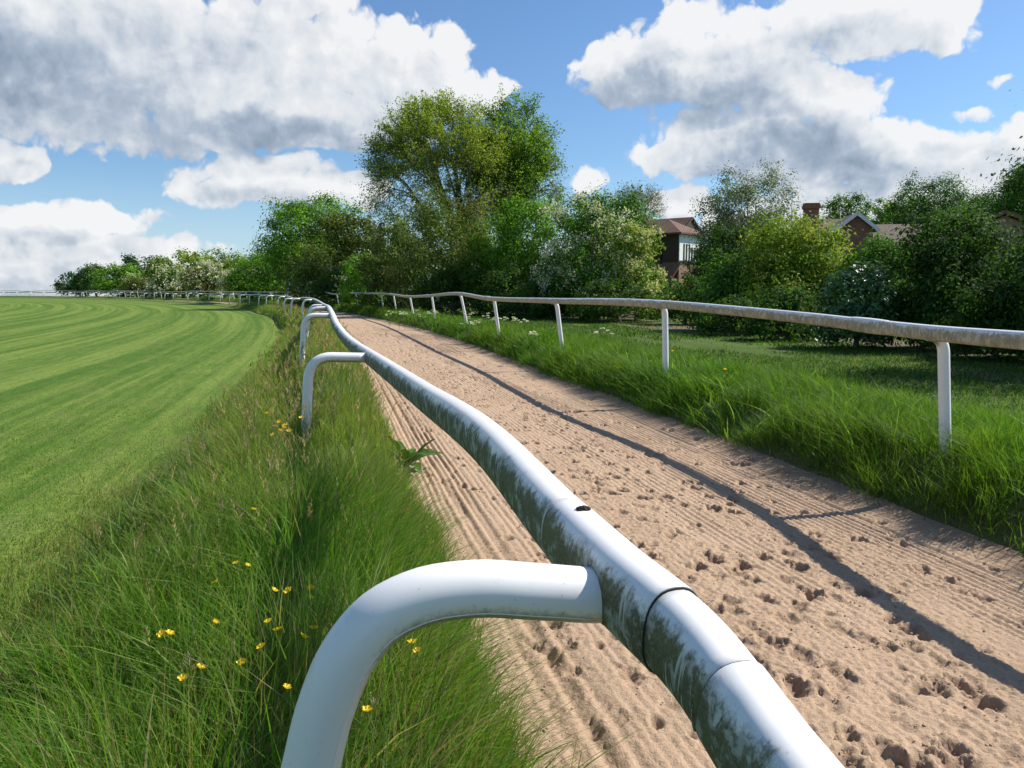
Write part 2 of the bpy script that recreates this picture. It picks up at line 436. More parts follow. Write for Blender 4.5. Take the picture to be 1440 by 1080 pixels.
relief = t.m('ADD', t.m('MULTIPLY', t.m('SUBTRACT', d0['Raw'], d1['Raw']), 0.10), t.m('MULTIPLY', t.m('SUBTRACT', d0['Soft'], d2['Soft']), 0.30))
soft = t.noise(t.mapv(cv.outputs[0], (1, 1.5, 1)), 0.22, 4, 0.5)
wv = t.node('ShaderNodeVectorMath', operation='ADD'); t.l.new(cv.outputs[0], wv.inputs[0])
ws = t.node('ShaderNodeVectorMath', operation='SCALE'); t.set(ws.inputs[0], t.noise(cv.outputs[0], 0.25, 4, 0.55, out=1)); ws.inputs['Scale'].default_value = 4.5
wo = t.node('ShaderNodeVectorMath', operation='SUBTRACT'); t.l.new(ws.outputs[0], wo.inputs[0]); wo.inputs[1].default_value = (2.25, 2.25, 0)
t.l.new(wo.outputs[0], wv.inputs[1])
belly = t.m('MAXIMUM', blob_field(t, wv.outputs[0], BELLIES), 0.0)
shade = t.m('ADD', t.m('ADD', 0.74, relief), t.m('MULTIPLY', t.m('SUBTRACT', soft, 0.5), 0.25))
shade = t.m('SUBTRACT', shade, t.m('MULTIPLY', belly, 0.64))
shade = t.m('ADD', shade, t.m('MULTIPLY', t.m('SUBTRACT', 1.0, t.step(0.2, 1.2, d0['Soft'])), 0.14))
rampn = t.node('ShaderNodeValToRGB'); t.set(rampn.inputs[0], shade)
cr = rampn.color_ramp
cr.elements[0].position = 0.0; cr.elements[0].color = (0.25, 0.32, 0.42, 1)
cr.elements[1].position = 1.0; cr.elements[1].color = (0.93, 0.94, 0.95, 1)
e = cr.elements.new(0.35); e.color = (0.44, 0.52, 0.63, 1)
e = cr.elements.new(0.68); e.color = (0.74, 0.78, 0.83, 1)
SKY_STRENGTH = 0.1
EXPO = 2 ** 0.45
cloud_col = t.node('ShaderNodeVectorMath', operation='SCALE'); t.l.new(rampn.outputs[0], cloud_col.inputs[0]); cloud_col.inputs['Scale'].default_value = 0.98 / EXPO / SKY_STRENGTH
sky = t.node('ShaderNodeTexSky', sky_type='NISHITA', sun_disc=False, sun_elevation=SUN_EL, sun_rotation=SUN_AZ, altitude=60, air_density=1.0, dust_density=0.6, ozone_density=1.6)
air = t.mix(1.0, sky.outputs[0], (0.64, 0.83, 1.02, 1), 'MULTIPLY')
hz = t.m('MULTIPLY', t.step(9.0, 0.0, eln), 0.30)
air = t.mix(hz, air, (6.2, 7.4, 9.0, 1))
mixd = t.mix(t.m('MULTIPLY', d0['Density'], 0.97), air, cloud_col.outputs[0])
below = t.step(0.0, -1.0, eln)
mixd = t.mix(below, mixd, (1.2, 1.5, 1.0, 1))
t.set(bg.inputs['Color'], mixd); bg.inputs['Strength'].default_value = SKY_STRENGTH

# ------------------------------------------------------------------ ground
def ground_z(s, t):
    s = np.asarray(s, float); t = np.asarray(t, float)
    z = 0.05 * (fbm(s * 0.25, t * 0.13, 3, 3) - 0.5) * sstep(-1.0, -4, s)
    z = z + 0.19 * sstep(-1.7, -0.4, s) * (1 - sstep(0.15, 0.62, s))
    edge = 0.10 * (fbm(t * 0.9, t * 0 + 3.3, 4, 9) - 0.5)
    z = z - 0.09 * sstep(0.52, 0.72, s + edge) * (1 - sstep(3.85, 4.0, s + edge))
    z = z + 0.34 * sstep(3.88, 4.5, s + edge) - 0.13 * sstep(5.2, 6.8, s) + 0.05 * (fbm(s * 1.3, t * 1.1, 3, 21) - 0.5) * sstep(3.9, 4.6, s)
    x, y = W(s, t)
    d = np.hypot(x, y)
    far = np.maximum(d - 215, 0)
    z = z - 0.03 * far
    return z
S = np.unique(np.concatenate([np.linspace(-250, -30, 56), np.linspace(-30, -6, 40), np.linspace(-6, 9, 151), np.linspace(9, 30, 60), np.linspace(30, 260, 47)]))
T = np.unique(np.concatenate([np.linspace(-60, -4, 15), np.linspace(-4, 30, 137), np.linspace(30, 100, 90), np.linspace(100, 460, 130)]))
SS, TT = np.meshgrid(S, T)
X, Y = W(SS, TT); Z = ground_z(SS, TT)
me = np_mesh('meadow', np.stack([X, Y, Z], -1).reshape(-1, 3), grid_faces(len(T), len(S)), 4, smooth=True, uv=np.stack([SS, TT], -1).reshape(-1, 2))
m, t, bs = material('turf_and_soil')
uv = uv_co(t); sep = t.node('ShaderNodeSeparateXYZ'); t.set(sep.inputs[0], uv); s_, t_ = sep.outputs[0], sep.outputs[1]
pos = geo_pos(t)
wob = t.m('MULTIPLY', t.m('SUBTRACT', t.noise(t.mapv(uv, (1, 0.08, 1)), 0.6, 3, 0.5, dim='2D'), 0.5), 0.9)
sw = t.m('ADD', s_, wob)
stripe = t.m('MULTIPLY_ADD', t.m('SINE', t.m('MULTIPLY', sw, 2 * math.pi / 2.0)), 0.5, 0.5)
stripe2 = t.noise(t.mapv(uv, (1, 0.012, 1)), 2.3, 5, 0.65, dim='2D')
stripe = t.m('ADD', t.m('MULTIPLY', t.step(0.25, 0.75, stripe), 0.35), t.m('MULTIPLY', t.step(0.32, 0.68, stripe2), 0.65))
n_a = t.noise(pos, 0.9, 5, 0.6); n_b = t.noise(t.mapv(uv, (1, 0.25, 1)), 5.0, 5, 0.65, dim='2D'); n_c = t.noise(pos, 42.0, 3, 0.6)
fibre = t.noise(t.mapv(uv, (1, 0.12, 1)), 7.0, 6, 0.75, dim='2D'); tuft = t.noise(pos, 11.0, 4, 0.7)
stripe = t.m('ADD', stripe, t.m('ADD', t.m('MULTIPLY', t.m('SUBTRACT', fibre, 0.5), 1.3), t.m('MULTIPLY', t.m('SUBTRACT', n_a, 0.5), 0.5)))
g = t.mix(t.step(-0.05, 1.1, stripe), (0.062, 0.145, 0.010, 1), (0.215, 0.290, 0.050, 1))
g = t.mix(t.m('MULTIPLY', t.step(0.42, 0.68, tuft), 0.6), g, (0.050, 0.112, 0.012, 1))
g = t.mix(t.m('MULTIPLY', t.step(0.56, 0.72, t.noise(t.mapv(uv, (1, 0.4, 1)), 2.6, 5, 0.7, dim='2D')), 0.5), g, (0.20, 0.20, 0.06, 1))
g = t.mix(t.m('MULTIPLY', t.step(0.48, 0.72, n_b), 0.5), g, (0.15, 0.185, 0.05, 1))
g = t.mix(t.m('MULTIPLY', t.step(0.52, 0.75, n_a), 0.35), g, (0.16, 0.16, 0.045, 1))
g = t.mix(t.m('MULTIPLY', t.step(0.45, 0.7, n_c), 0.35), g, (0.045, 0.095, 0.012, 1))
# under the long grass and hedge the soil shows through
soil = t.mix(n_c, (0.05, 0.045, 0.02, 1), (0.12, 0.09, 0.05, 1)); soil = t.mix(t.step(35.0, 75.0, t_), soil, t.mix(n_a, (0.10, 0.15, 0.03, 1), (0.19, 0.20, 0.07, 1)))
rank = t.m('MULTIPLY', t.step(-1.7, -1.2, s_), t.step(6.6, 5.8, s_))
c = t.mix(t.m('MULTIPLY', rank, 0.75), g, soil)
c = t.mix(t.m('MULTIPLY', t.step(4.6, 5.4, s_), 0.7), c, t.mix(n_b, (0.045, 0.085, 0.014, 1), (0.085, 0.125, 0.026, 1)))
path = t.m('MULTIPLY', t.step(6.2, 7.0, s_), t.step(60.0, 40.0, t_))
n_d = t.noise(t.mapv(uv, (1, 0.2, 1)), 0.8, 5, 0.6, dim='2D')
bare = t.m('MULTIPLY', path, t.step(0.50, 0.60, t.m('ADD', t.m('MULTIPLY', n_d, 0.8), t.m('MULTIPLY', t.step(9.0, 14.0, s_), 0.18))))
c = t.mix(bare, c, t.mix(n_c, (0.11, 0.085, 0.055, 1), (0.22, 0.175, 0.115, 1)))
t.set(bs.inputs['Base Color'], c); bs.inputs['Roughness'].default_value = 0.9; bs.inputs['Specular IOR Level'].default_value = 0.15
t.set(bs.inputs['Normal'], t.bump(t.m('ADD', n_c, n_b), 0.7, 0.05))
M_GROUND = m
tag(link('meadow', me, None, M_GROUND), kind='structure')
# land far beyond the brow, out to the horizon
mb = MB(); mb.add([(-8000, -8000, -60), (8000, -8000, -60), (8000, 8000, -60), (-8000, 8000, -60)], [(0, 1, 2, 3)])
tag(link('distant_land', mb.mesh('distant_land'), None, simple('far_field', (0.09, 0.12, 0.05), 0.9, 0.01, 0.3)), kind='structure')

# ------------------------------------------------------------------ the sand track: harrow grooves, hoof prints, crumbs
def build_sand():
    rows = [0.75]
    while rows[-1] < 330:
        d = rows[-1]; rows.append(d + min(1.6, max(0.0095, 0.00036 * d * d)))
    t = np.array(rows); s = np.arange(0.40, 4.16, 0.0095)
    SSs, TTs = np.meshgrid(s, t)
    near = sstep(60, 25, TTs)
    # churn: hooves break up the grooves, mostly along the middle
    mid = sstep(1.15, 1.6, SSs) * (1 - sstep(2.6, 3.2, SSs))
    low = fbm(SSs * 1.6, TTs * 0.5, 4, 31)
    churn = np.clip(sstep(0.47, 0.66, low + 0.17 * mid - 0.03), 0, 1)
    # grooves: teeth about 6 cm apart, wandering a little, each pass of the harrow its own band
    wander = 0.10 * (fbm(TTs * 0.16, TTs * 0 + 1.7, 3, 40) - 0.5) + 0.012 * (fbm(SSs * 4, TTs * 2.0, 3, 41) - 0.5)
    ph = (SSs + wander) / 0.052
    tooth = 0.5 + 0.5 * np.cos(2 * np.pi * ph)
    depth = 0.0115 * (0.35 + 0.95 * vnoise(np.floor(ph) * 3.1, TTs * 0.45, 44)) * (0.5 + sstep(0.35, 0.65, fbm(SSs * 2.3, TTs * 0.12, 3, 45)))
    z = -depth * tooth ** 1.6 * (1 - 0.55 * churn)
    # two deep wheel lines by the left edge
    for c0, wd, dp in ((0.80, 0.030, 0.022), (0.90, 0.035, 0.028), (1.00, 0.028, 0.016), (3.62, 0.03, 0.012)):
        cc = c0 + wander * 0.6
        z -= dp * np.exp(-((SSs - cc) / wd) ** 2) * (0.4 + 0.6 * sstep(0.3, 0.6, fbm(TTs * 0.7, TTs * 0 + c0 * 9, 3, 51)))
    lump = fbm(SSs * 9, TTs * 9, 4, 60) - 0.5
    crumb = np.abs(fbm(SSs * 32, TTs * 32, 3, 61) - 0.5)
    grain = fbm(SSs * 75, TTs * 75, 2, 62) - 0.5
    z += lump * (0.006 + 0.009 * churn) + crumb * (0.004 + 0.010 * churn) + grain * (0.006 + 0.009 * churn)
    z *= near
    damp_and_shade = 0.20 * sstep(0.45, 0.7, low) * near
    # hoof prints
    rr = np.random.default_rng(5)
    n = 3000
    tc = 0.8 + 62 * rr.random(n) ** 1.4
    sc = np.where(rr.random(n) < 0.80, rr.normal(2.1, 0.72, n), rr.uniform(0.8, 3.9, n))
    for a, b, q, w in zip(sc, tc, rr.random(n), rr.random(n)):
        if not 0.62 < a < 3.95: continue
        R = 0.022 + 0.020 * q; dp = (0.012 + 0.024 * w) * (1.0 if q > 0.25 else 0.5)
        i0, i1 = np.searchsorted(t, (b - 0.26, b + 0.26)); j0, j1 = np.searchsorted(s, (a - 0.22, a + 0.22))
        if i1 - i0 < 1 or j1 - j0 < 1: continue
        ds = SSs[i0:i1, j0:j1] - a; dt = (TTs[i0:i1, j0:j1] - b) * 0.78
        wob = 1 + 1.5 * (fbm(SSs[i0:i1, j0:j1] * 26, TTs[i0:i1, j0:j1] * 26, 3, int(q * 1000)) - 0.5)
        r = np.hypot(ds, dt) / R * wob
        pit = np.exp(-(r ** 3.2) * 0.8)
        rim = np.exp(-((r - 1.55) / 0.42) ** 2) * (0.25 + 0.9 * (dt > -R * 0.3))
        spill = np.exp(-((ds / R) ** 2 + ((dt - 1.9 * R) / (1.3 * R)) ** 2))
        g = sstep(55, 30, b)
        z[i0:i1, j0:j1] += g * (-dp * pit + 0.20 * dp * rim * (0.5 + 2.2 * crumb[i0:i1, j0:j1]) + 0.14 * dp * spill * (0.4 + 3 * crumb[i0:i1, j0:j1]))
        damp_and_shade[i0:i1, j0:j1] = np.maximum(damp_and_shade[i0:i1, j0:j1], g * (0.85 * pit * min(1, dp / 0.04)))
    # banked up a little along both edges
    z += 0.03 * (1 - sstep(0.45, 0.75, SSs)) + 0.05 * sstep(3.7, 4.1, SSs) + 0.004
    edge = sstep(3.55, 3.95, SSs + 0.25 * (low - 0.5)); damp_and_shade = np.maximum(damp_and_shade, 0.55 * edge)  # right edge: shade of the grass bank painted in as darker sand
    Xs, Ys = W(SSs, TTs)
    return np_mesh('sand_track', np.stack([Xs, Ys, z], -1).reshape(-1, 3), grid_faces(len(t), len(s)), 4, smooth=True,
                   uv=np.stack([SSs, TTs], -1).reshape(-1, 2), damp_and_shade=damp_and_shade.ravel())
m, t, bs = material('raked_sand')
pos = geo_pos(t)
dm = t.node('ShaderNodeAttribute', attribute_name='damp_and_shade').outputs['Fac']  # moist sand in the prints, plus the painted shade below the bank
n1 = t.noise(pos, 1.6, 4, 0.6); n2 = t.noise(pos, 140.0, 4, 0.75); n3 = t.noise(pos, 28.0, 4, 0.65)
c = t.mix(n1, (0.425, 0.295, 0.19, 1), (0.515, 0.365, 0.245, 1))
c = t.mix(t.m('MULTIPLY', t.step(0.45, 0.68, n2), 0.6), c, (0.31, 0.20, 0.125, 1))
c = t.mix(t.m('MULTIPLY', t.step(0.58, 0.75, n3), 0.35), c, (0.27, 0.17, 0.105, 1))
c = t.mix(t.m('MULTIPLY', dm, 0.75), c, (0.16, 0.095, 0.058, 1))
t.set(bs.inputs['Base Color'], c); bs.inputs['Roughness'].default_value = 0.92; bs.inputs['Specular IOR Level'].default_value = 0.2
n4 = t.noise(pos, 62.0, 4, 0.7)
t.set(bs.inputs['Normal'], t.bump(t.m('ADD', t.m('ADD', t.m('MULTIPLY', n2, 0.45), n3), n4), 0.8, 0.010))
tag(link('sand_track', build_sand(), None, m), kind='structure')

# loose crumbs of sand kicked out of the prints
rc = np.random.default_rng(15); n = 5200
cs = np.clip(rc.normal(2.1, .75, n), .7, 3.9); ct = 1.0 + 15 * rc.random(n) ** 1.6
cl_ = fbm(cs * 3.2, ct * 3.2, 3, 66) > .46; cs, ct = cs[cl_], ct[cl_]; n = len(cs)
rad_c = rc.uniform(.0022, .0075, n) * (1 + .06 * ct)
o6 = np.array([(1, 0, 0), (0, 1, 0), (-1, 0, 0), (0, -1, 0), (0, 0, .8), (0, 0, -.8)], float)
cx, cy = W(cs, ct)
V = np.stack([cx, cy, .001 + .3 * rad_c], -1)[:, None, :] + o6[None] * rad_c[:, None, None] * rc.uniform(.6, 1.3, (n, 6, 1))
f8 = np.array([(0, 1, 4), (1, 2, 4), (2, 3, 4), (3, 0, 4), (1, 0, 5), (2, 1, 5), (3, 2, 5), (0, 3, 5)])
tag(link('sand_crumbs', np_mesh('sand_crumbs', V.reshape(-1, 3), (f8[None] + 6 * np.arange(n)[:, None, None]).reshape(-1, 3), 3, smooth=True, uv=np.zeros((6 * n, 2)), damp_and_shade=np.full(6 * n, .25)), None, m), 'loose crumbs of sand kicked over the track', 'sand', None, 'stuff')

# ------------------------------------------------------------------ running rails
def rail_path(knots, s_off, z_far, t_from, t_to, step=6.5, seed=1):
    """knots near the viewer as surveyed, then parallel to the course with the wander of an old rail"""
    pts = [k for k in knots]
    rr = np.random.default_rng(seed)
    for tt in np.arange(t_from, t_to, step):
        x, y = W(s_off + rr.normal(0, 0.10), tt)
        pts.append((float(x), float(y), z_far + rr.normal(0, 0.045) + float(min(0, -0.03 * max(np.hypot(x, y) - 215, 0)))))
    return np.array(pts)
LK = [(0.54, -5.0, 1.05), (0.545, -1.5, 1.02)] + [tuple(at_y(*a)) for a in [(1090, 1080, .86), (985, 930, 1.05), (870, 822, 1.3), (690, 628, 2.4), (600, 560, 3.9), (545, 520, 5.8), (521, 503, 7.3), (490, 480, 9.6), (474, 460, 11.6), (467, 444, 13.8), (461, 433, 20.5), (456, 430, 27), (441, 422, 33.5)]]
LP = catmull(rail_path(LK, -0.32, 1.16, 40.0, 420.0), 10)
RK = [(4.25, -6.0, 1.22), (4.2, -1.0, 1.28)] + [tuple(at_y(*a)) for a in [(1440, 479, 4.6 * .915), (1330, 470, 5.03), (1130, 447, 7.75 * .915), (930, 428, 11.2 * .915), (775, 423, 17.2 * .915), (688, 420, 23.3 * .915), (643, 413, 29.2 * .925), (603, 416, 35.2 * .94), (573, 417, 41.2 * .95), (550, 414, 47.2 * .96), (533, 413, 53 * .97)]]
RP = catmull(rail_path(RK, 4.5, 1.40, 58.0, 330.0, 6.0, 2), 10)
def at_path(P, y=None, dist=None):
    if y is not None: i = int(np.argmin(np.abs(P[:, 1] - y)))
    T = P[min(i + 1, len(P) - 1)] - P[max(i - 1, 0)]; T = T / np.linalg.norm(T)
    # exact position at y
    j = i if P[i, 1] <= y else i - 1
    u = (y - P[j, 1]) / (P[j + 1, 1] - P[j, 1])
    return P[j] * (1 - u) + P[j + 1] * u, T
def cut(P, y0, y1):
    keep = P[(P[:, 1] > y0 + 1e-3) & (P[:, 1] < y1 - 1e-3)]
    return np.vstack([at_path(P, y0)[0], keep, at_path(P, y1)[0]])
def densify(P, step):
    L = np.concatenate([[0], np.cumsum(np.linalg.norm(np.diff(P, axis=0), axis=1))])
    u = np.linspace(0, L[-1], max(3, int(L[-1] / step) + 1))
    return np.stack([np.interp(u, L, P[:, k]) for k in range(3)], -1)
def bent_post(joint, side, reach, drop_arm, base_shift, zbase, r, bend=0.22, lift=0.02, n=9, segs=16):
    """pipe from the rail (joint), out along `side`, over a bend and down to the ground"""
    j = np.array(joint, float); sd = np.array(side, float); sd[2] = 0; sd /= np.linalg.norm(sd)
    up = np.array([0, 0, 1.0])
    corner = j + sd * reach + up * lift
    foot = j + sd * (reach + base_shift); foot[2] = zbase
    bend = min(bend, 0.8 * float(np.linalg.norm(corner - j)))
    a = corner - (corner - j) / np.linalg.norm(corner - j) * bend
    dn = foot - corner; dn /= np.linalg.norm(dn)
    b = corner + dn * bend * 1.15
    pts = [j + (a - j) * u for u in np.linspace(0, 1, 5)]
    for u in np.linspace(0, 1, n + 2)[1:-1]:
        pts.append((1 - u) ** 2 * a + 2 * u * (1 - u) * corner + u * u * b)
    pts += [b + (foot - b) * u for u in np.linspace(0, 1, 8)]
    ang = np.linspace(0, 2 * math.pi, segs, endpoint=False)
    return np.array(pts), np.stack([np.cos(ang) * r, np.sin(ang) * r], -1)

def ground_under(x, y):
    # invert the course map
    if y < T0: return float(ground_z(x, y))
    th = math.atan2(y - T0, x + R0); s = math.hypot(x + R0, y - T0) - R0
    return float(ground_z(s, T0 + th * R0))

OVAL = superellipse(0.100, 0.142, 32, 2.5)
rail = empty('running_rail', (0.5, 1.3, 0), 'white running rail with green algae stains, on bent posts standing in the long grass', 'rail fence', 'white rails lining the sand track')
near = densify(cut(LP, 1.50, 45), 0.12); far = densify(cut(LP, 45, max(LP[:, 1]) - 1) if False else LP[int(np.argmax(LP[:, 1] > 45)):], 1.0)
far[0] = near[-1]
body = densify(np.vstack([near, far[1:]]), 0.2) if False else np.vstack([near, far[1:]])
link('rail', sweep(body, OVAL, name='rail'), rail, M_RAIL)
link('rail', sweep(densify(cut(LP, -4.0, 0.965), 0.05), OVAL * 1.03, name='rail'), rail, M_RAIL)
link('coupling_sleeve', sweep(densify(cut(LP, 0.966, 1.130), 0.02), OVAL * 0.985, name='coupling_sleeve'), rail, M_RAIL)
tj = densify(cut(LP, 1.131, 1.56), 0.02); q = np.linspace(0, 1, len(tj))
link('rail_joint', sweep(tj, OVAL, scale=1.045 - 0.03 * sstep(0.8, 1.0, q), name='rail_joint'), rail, M_RAIL)
for yy, k in ((0.9655, 1.012), (1.1305, 1.022)):
    link('joint_seam', sweep(cut(LP, yy - 0.0014, yy + 0.0014), OVAL * k, name='joint_seam'), rail, M_SEAM)
# the thin locking strip on the flank of the sleeve
c0, tg = at_path(LP, 0.985)
sd = np.cross(tg, [0, 0, 1]); sd /= np.linalg.norm(sd)
strip = [c0 - sd * (0.0475 + 0.0012) + np.array([0, 0, 1]) * z for z in (0.024, 0.0, -0.022, -0.048)]
strip[0] += sd * 0.0015; strip[-1] += sd * 0.006
link('locking_strip', sweep(densify(np.array(strip), 0.01), superellipse(0.006, 0.007, 10, 3), up=(0, 1, 0), name='locking_strip'), rail, M_RAIL)
# the near post: surveyed bend by bend
P1 = [tuple(at_y(*a)) for a in [(850, 836, 1.3), (760, 832, 1.3), (660, 828, 1.3), (590, 840, 1.3), (535, 868, 1.3), (492, 918, 1.3), (460, 990, 1.3), (437, 1080, 1.3)]]
e1 = np.array(P1[-1]); foot = np.array([-0.27, 1.3, 0.0])
P1 = [(P1[0][0] + 0.03, 1.3, P1[0][2])] + P1 + [tuple(e1 + (foot - e1) * u) for u in (0.35, 0.7, 1.0)]
ang = np.linspace(0, 2 * math.pi, 28, endpoint=False)
circ = np.stack([np.cos(ang), np.sin(ang)], -1)
pp = densify(catmull(P1, 8), 0.02)
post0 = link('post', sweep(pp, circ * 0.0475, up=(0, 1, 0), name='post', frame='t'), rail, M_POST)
# moulding line along the inside of the bend, and the collar where it meets the rail
mould = pp[3:-12].copy(); Tn = np.gradient(mould, axis=0); Tn /= np.linalg.norm(Tn, axis=1)[:, None]
inn = np.cross(Tn, [0, 1.0, 0]); inn *= -1
inn = np.where((inn[:, 2:3] > 0), -inn, inn)
off = inn * 0.62 + np.array([0, -0.785, 0]); off /= np.linalg.norm(off, axis=1)[:, None]
ml = link('mould_line', sweep(mould + off * 0.0472, circ[::4] * 0.0016, up=(0, 1, 0), name='mould_line', frame='t'), post0, M_POST, keep=False)
ml.data.transform(__import__('mathutils').Matrix.Translation(-Vector(rail.location)))
jx, _ = at_path(LP, 1.3)
clr = link('collar', sweep(np.array([P1[1], (P1[1][0] - 0.006, 1.3, P1[1][2])]), circ * 0.0515, up=(0, 1, 0), name='collar', frame='t'), post0, M_SEAM, keep=False)
clr.data.transform(__import__('mathutils').Matrix.Translation(-Vector(rail.location)))
# the other posts
rr = np.random.default_rng(3)
ys = [7.3, 13.8, 20.5, 27.0, 33.5]
spots = [at_path(LP, y) for y in ys]
L = np.concatenate([[0], np.cumsum(np.linalg.norm(np.diff(LP, axis=0), axis=1))]); l0 = np.interp(33.5, LP[:400, 1], L[:400])
i33 = int(np.argmax(LP[:, 1] > 33.5))
l = L[i33] + 6.5
while l < L[-1] - 3 and len(spots) < 62:
    i = int(np.searchsorted(L, l)); tgv = LP[i + 1] - LP[i - 1]; spots.append((LP[i], tgv / np.linalg.norm(tgv))); l += 6.4 + rr.normal(0, 0.12)
for k, (p, tg) in enumerate(spots):
    sd = -np.cross(tg, [0, 0, 1]); d = float(np.hypot(p[0], p[1]))
    reach = 0.50 if k == 0 else 0.44 + rr.normal(0, 0.03)
    if k == 1: reach = 0.42
    fx = p + sd * 0.55
    zb = ground_under(fx[0], fx[1]) - 0.02
    pts, pr = bent_post(p - sd * -0.03, sd, reach, 0, 0.10 + rr.normal(0, 0.02), zb, 0.043, bend=0.20, lift=0.012 + rr.normal(0, 0.012), n=7 if d < 30 else 3, segs=20 if d < 25 else 7)
    if d > 30: pts = pts[[0, 4, 5, 6, 7, 8, 15]]
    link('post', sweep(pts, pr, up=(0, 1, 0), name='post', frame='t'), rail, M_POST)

RAILR = superellipse(0.084, 0.116, 28, 2.6)
rrail = empty('running_rail', (4.3, 5.0, 0.33), 'white running rail with brown stains on the grass bank in front of the hedge', 'rail fence', 'white rails lining the sand track')
nearR = densify(RP[RP[:, 1] < 60], 0.15); i60 = int(np.argmax(RP[:, 1] > 60)); farR = densify(RP[i60:], 1.0); farR[0] = nearR[-1] * 0.02 + farR[0] * 0.98
link('rail', sweep(np.vstack([nearR[nearR[:, 1] > 5.98], farR]), RAILR * 0.965, name='rail'), rrail, M_RAIL_FAR)
link('rail', sweep(nearR[nearR[:, 1] < 6.12], RAILR, name='rail'), rrail, M_RAIL_FAR)
ysR = [-0.5, 5.24, 10.4, 15.75, 21.3, 27.0, 33.1, 39.1, 45.3, 51.4, 57.4]
spotsR = [at_path(RP, y) for y in ysR]
L = np.concatenate([[0], np.cumsum(np.linalg.norm(np.diff(RP, axis=0), axis=1))]); l = L[int(np.argmax(RP[:, 1] > 57.4))] + 6
while l < L[-1] - 3 and len(spotsR) < 50:
    i = int(np.searchsorted(L, l)); tgv = RP[i + 1] - RP[i - 1]; spotsR.append((RP[i], tgv / np.linalg.norm(tgv))); l += 6.0
for k, (p, tg) in enumerate(spotsR):
    sd = np.cross(tg, [0, 0, 1]); d = float(np.hypot(p[0], p[1]))
    zb = ground_under(p[0] + sd[0] * 0.4, p[1] + sd[1] * 0.4) - 0.03
    pts, pr = bent_post(p - [0, 0, .02], sd, 0.12, 0, (0.07 if k < 3 else 0.16) + rr.normal(0, 0.03), zb, 0.042, bend=0.13, lift=-0.02 + (0.07 if k in (4, 6, 8, 9) else 0), n=6 if d < 30 else 3, segs=20 if d < 25 else 8)
    po = link('post', sweep(pts, pr, up=(0, 1, 0), name='post', frame='t'), rrail, M_POST_FAR)
# the raised saddle clips that show above some of the right-hand joints
for y0, ln in ((5.78, 0.5), (21.2, 0.7), (33.2, 0.6), (39.1, 0.6), (45.3, 0.7)):
    sg = densify(cut(RP, y0, y0 + ln), 0.05); q = np.linspace(0, 1, len(sg))
    link('rail_joint', sweep(sg, RAILR, scale=1.02 + 0.10 * np.sin(q * math.pi) ** 0.6, name='rail_joint'), rrail, M_RAIL_FAR)

# a dark clod stuck on the near rail
jc = at_y(867, 763, 1.47)
cl = bpy.data.meshes.new('mud_clod'); bm = __import__('bmesh').new()
__import__('bmesh').ops.create_icosphere(bm, subdivisions=3, radius=0.0085)
for vtx in bm.verts:
    k = 0.75 + 0.9 * float(vnoise(vtx.co.x * 300 + 5, vtx.co.y * 300 + vtx.co.z * 210, 77)); vtx.co *= k; vtx.co.z *= 0.62; vtx.co.x *= 1.25
bm.to_mesh(cl); bm.free()
clod = link('mud_clod', cl, None, M_MUD); clod.location = at_path(LP, 1.475)[0] + np.array([0.004, 0, 0.0745])
tag(clod, 'tiny dark clod of dried mud stuck on top of the near white rail', 'mud clod')
# ------------------------------------------------------------------ grasses
def blades(name, s, t, h, w, lean, lean_dir, col, segs=3, z0=None, curl=1.0):
    """one mesh of grass blades rooted on the ground at (s, t); lean = sideways reach of the tip in blade heights"""
    n = len(s)
    x, y = W(s, t); z = ground_z(s, t) - 0.01 if z0 is None else z0
    fa = RNG.uniform(0, 2 * np.pi, n)
    side = np.stack([np.cos(fa), np.sin(fa), np.zeros(n)], -1)
    ld = np.stack([np.cos(lean_dir), np.sin(lean_dir), np.zeros(n)], -1)
    root = np.stack([x, y, z], -1)
    lev = np.linspace(0, 1, segs + 1)
    V = []
    for k, u in enumerate(lev):
        bend = (u ** 1.8) * lean * curl
        hz = h * u * (1 - 0.28 * np.minimum(lean, 1.6) * u)
        c = root + ld * (bend * h)[:, None] + np.stack([0 * hz, 0 * hz, hz], -1)
        ww = w * (1 - 0.9 * u ** 1.6) * 0.5
        if k < segs:
            V += [c - side * ww[:, None], c + side * ww[:, None]]
        else: V += [c]
    nv = 2 * segs + 1
    V = np.stack(V, 1).reshape(-1, 3)
    b = (np.arange(n) * nv)[:, None]
    F_ = []
    for k in range(segs - 1):
        i = 2 * k
        F_ += [np.stack([b[:, 0] + i, b[:, 0] + i + 1, b[:, 0] + i + 3], -1), np.stack([b[:, 0] + i, b[:, 0] + i + 3, b[:, 0] + i + 2], -1)]
    i = 2 * (segs - 1)
    F_ += [np.stack([b[:, 0] + i, b[:, 0] + i + 1, b[:, 0] + i + 2], -1)]
    C = np.repeat(col, nv, 0)
    return V, np.vstack(F_), C
def scatter(s0, s1, t0, t1, dens):
    n = int((s1 - s0) * (t1 - t0) * dens)
    return RNG.uniform(s0, s1, n), RNG.uniform(t0, t1, n)
def seen(s, t, margin=0.10, h=0.4):
    """keep what the viewer, or one a step aside, could see"""
    x, y = W(s, t)
    fwd = x * math.sin(YAW) + y * math.cos(YAW); sd = x * math.cos(YAW) - y * math.sin(YAW)
    return (fwd > 0.3) & (np.abs(sd) < fwd * (0.626 + margin) + 0.9)
def tint(n, cols, wts, var=0.22):
    c = np.array(cols)[RNG.choice(len(cols), n, p=np.array(wts) / sum(wts))]
    return c * RNG.uniform(1 - var, 1 + var, (n, 1)) * RNG.uniform(0.93, 1.07, (n, 3))
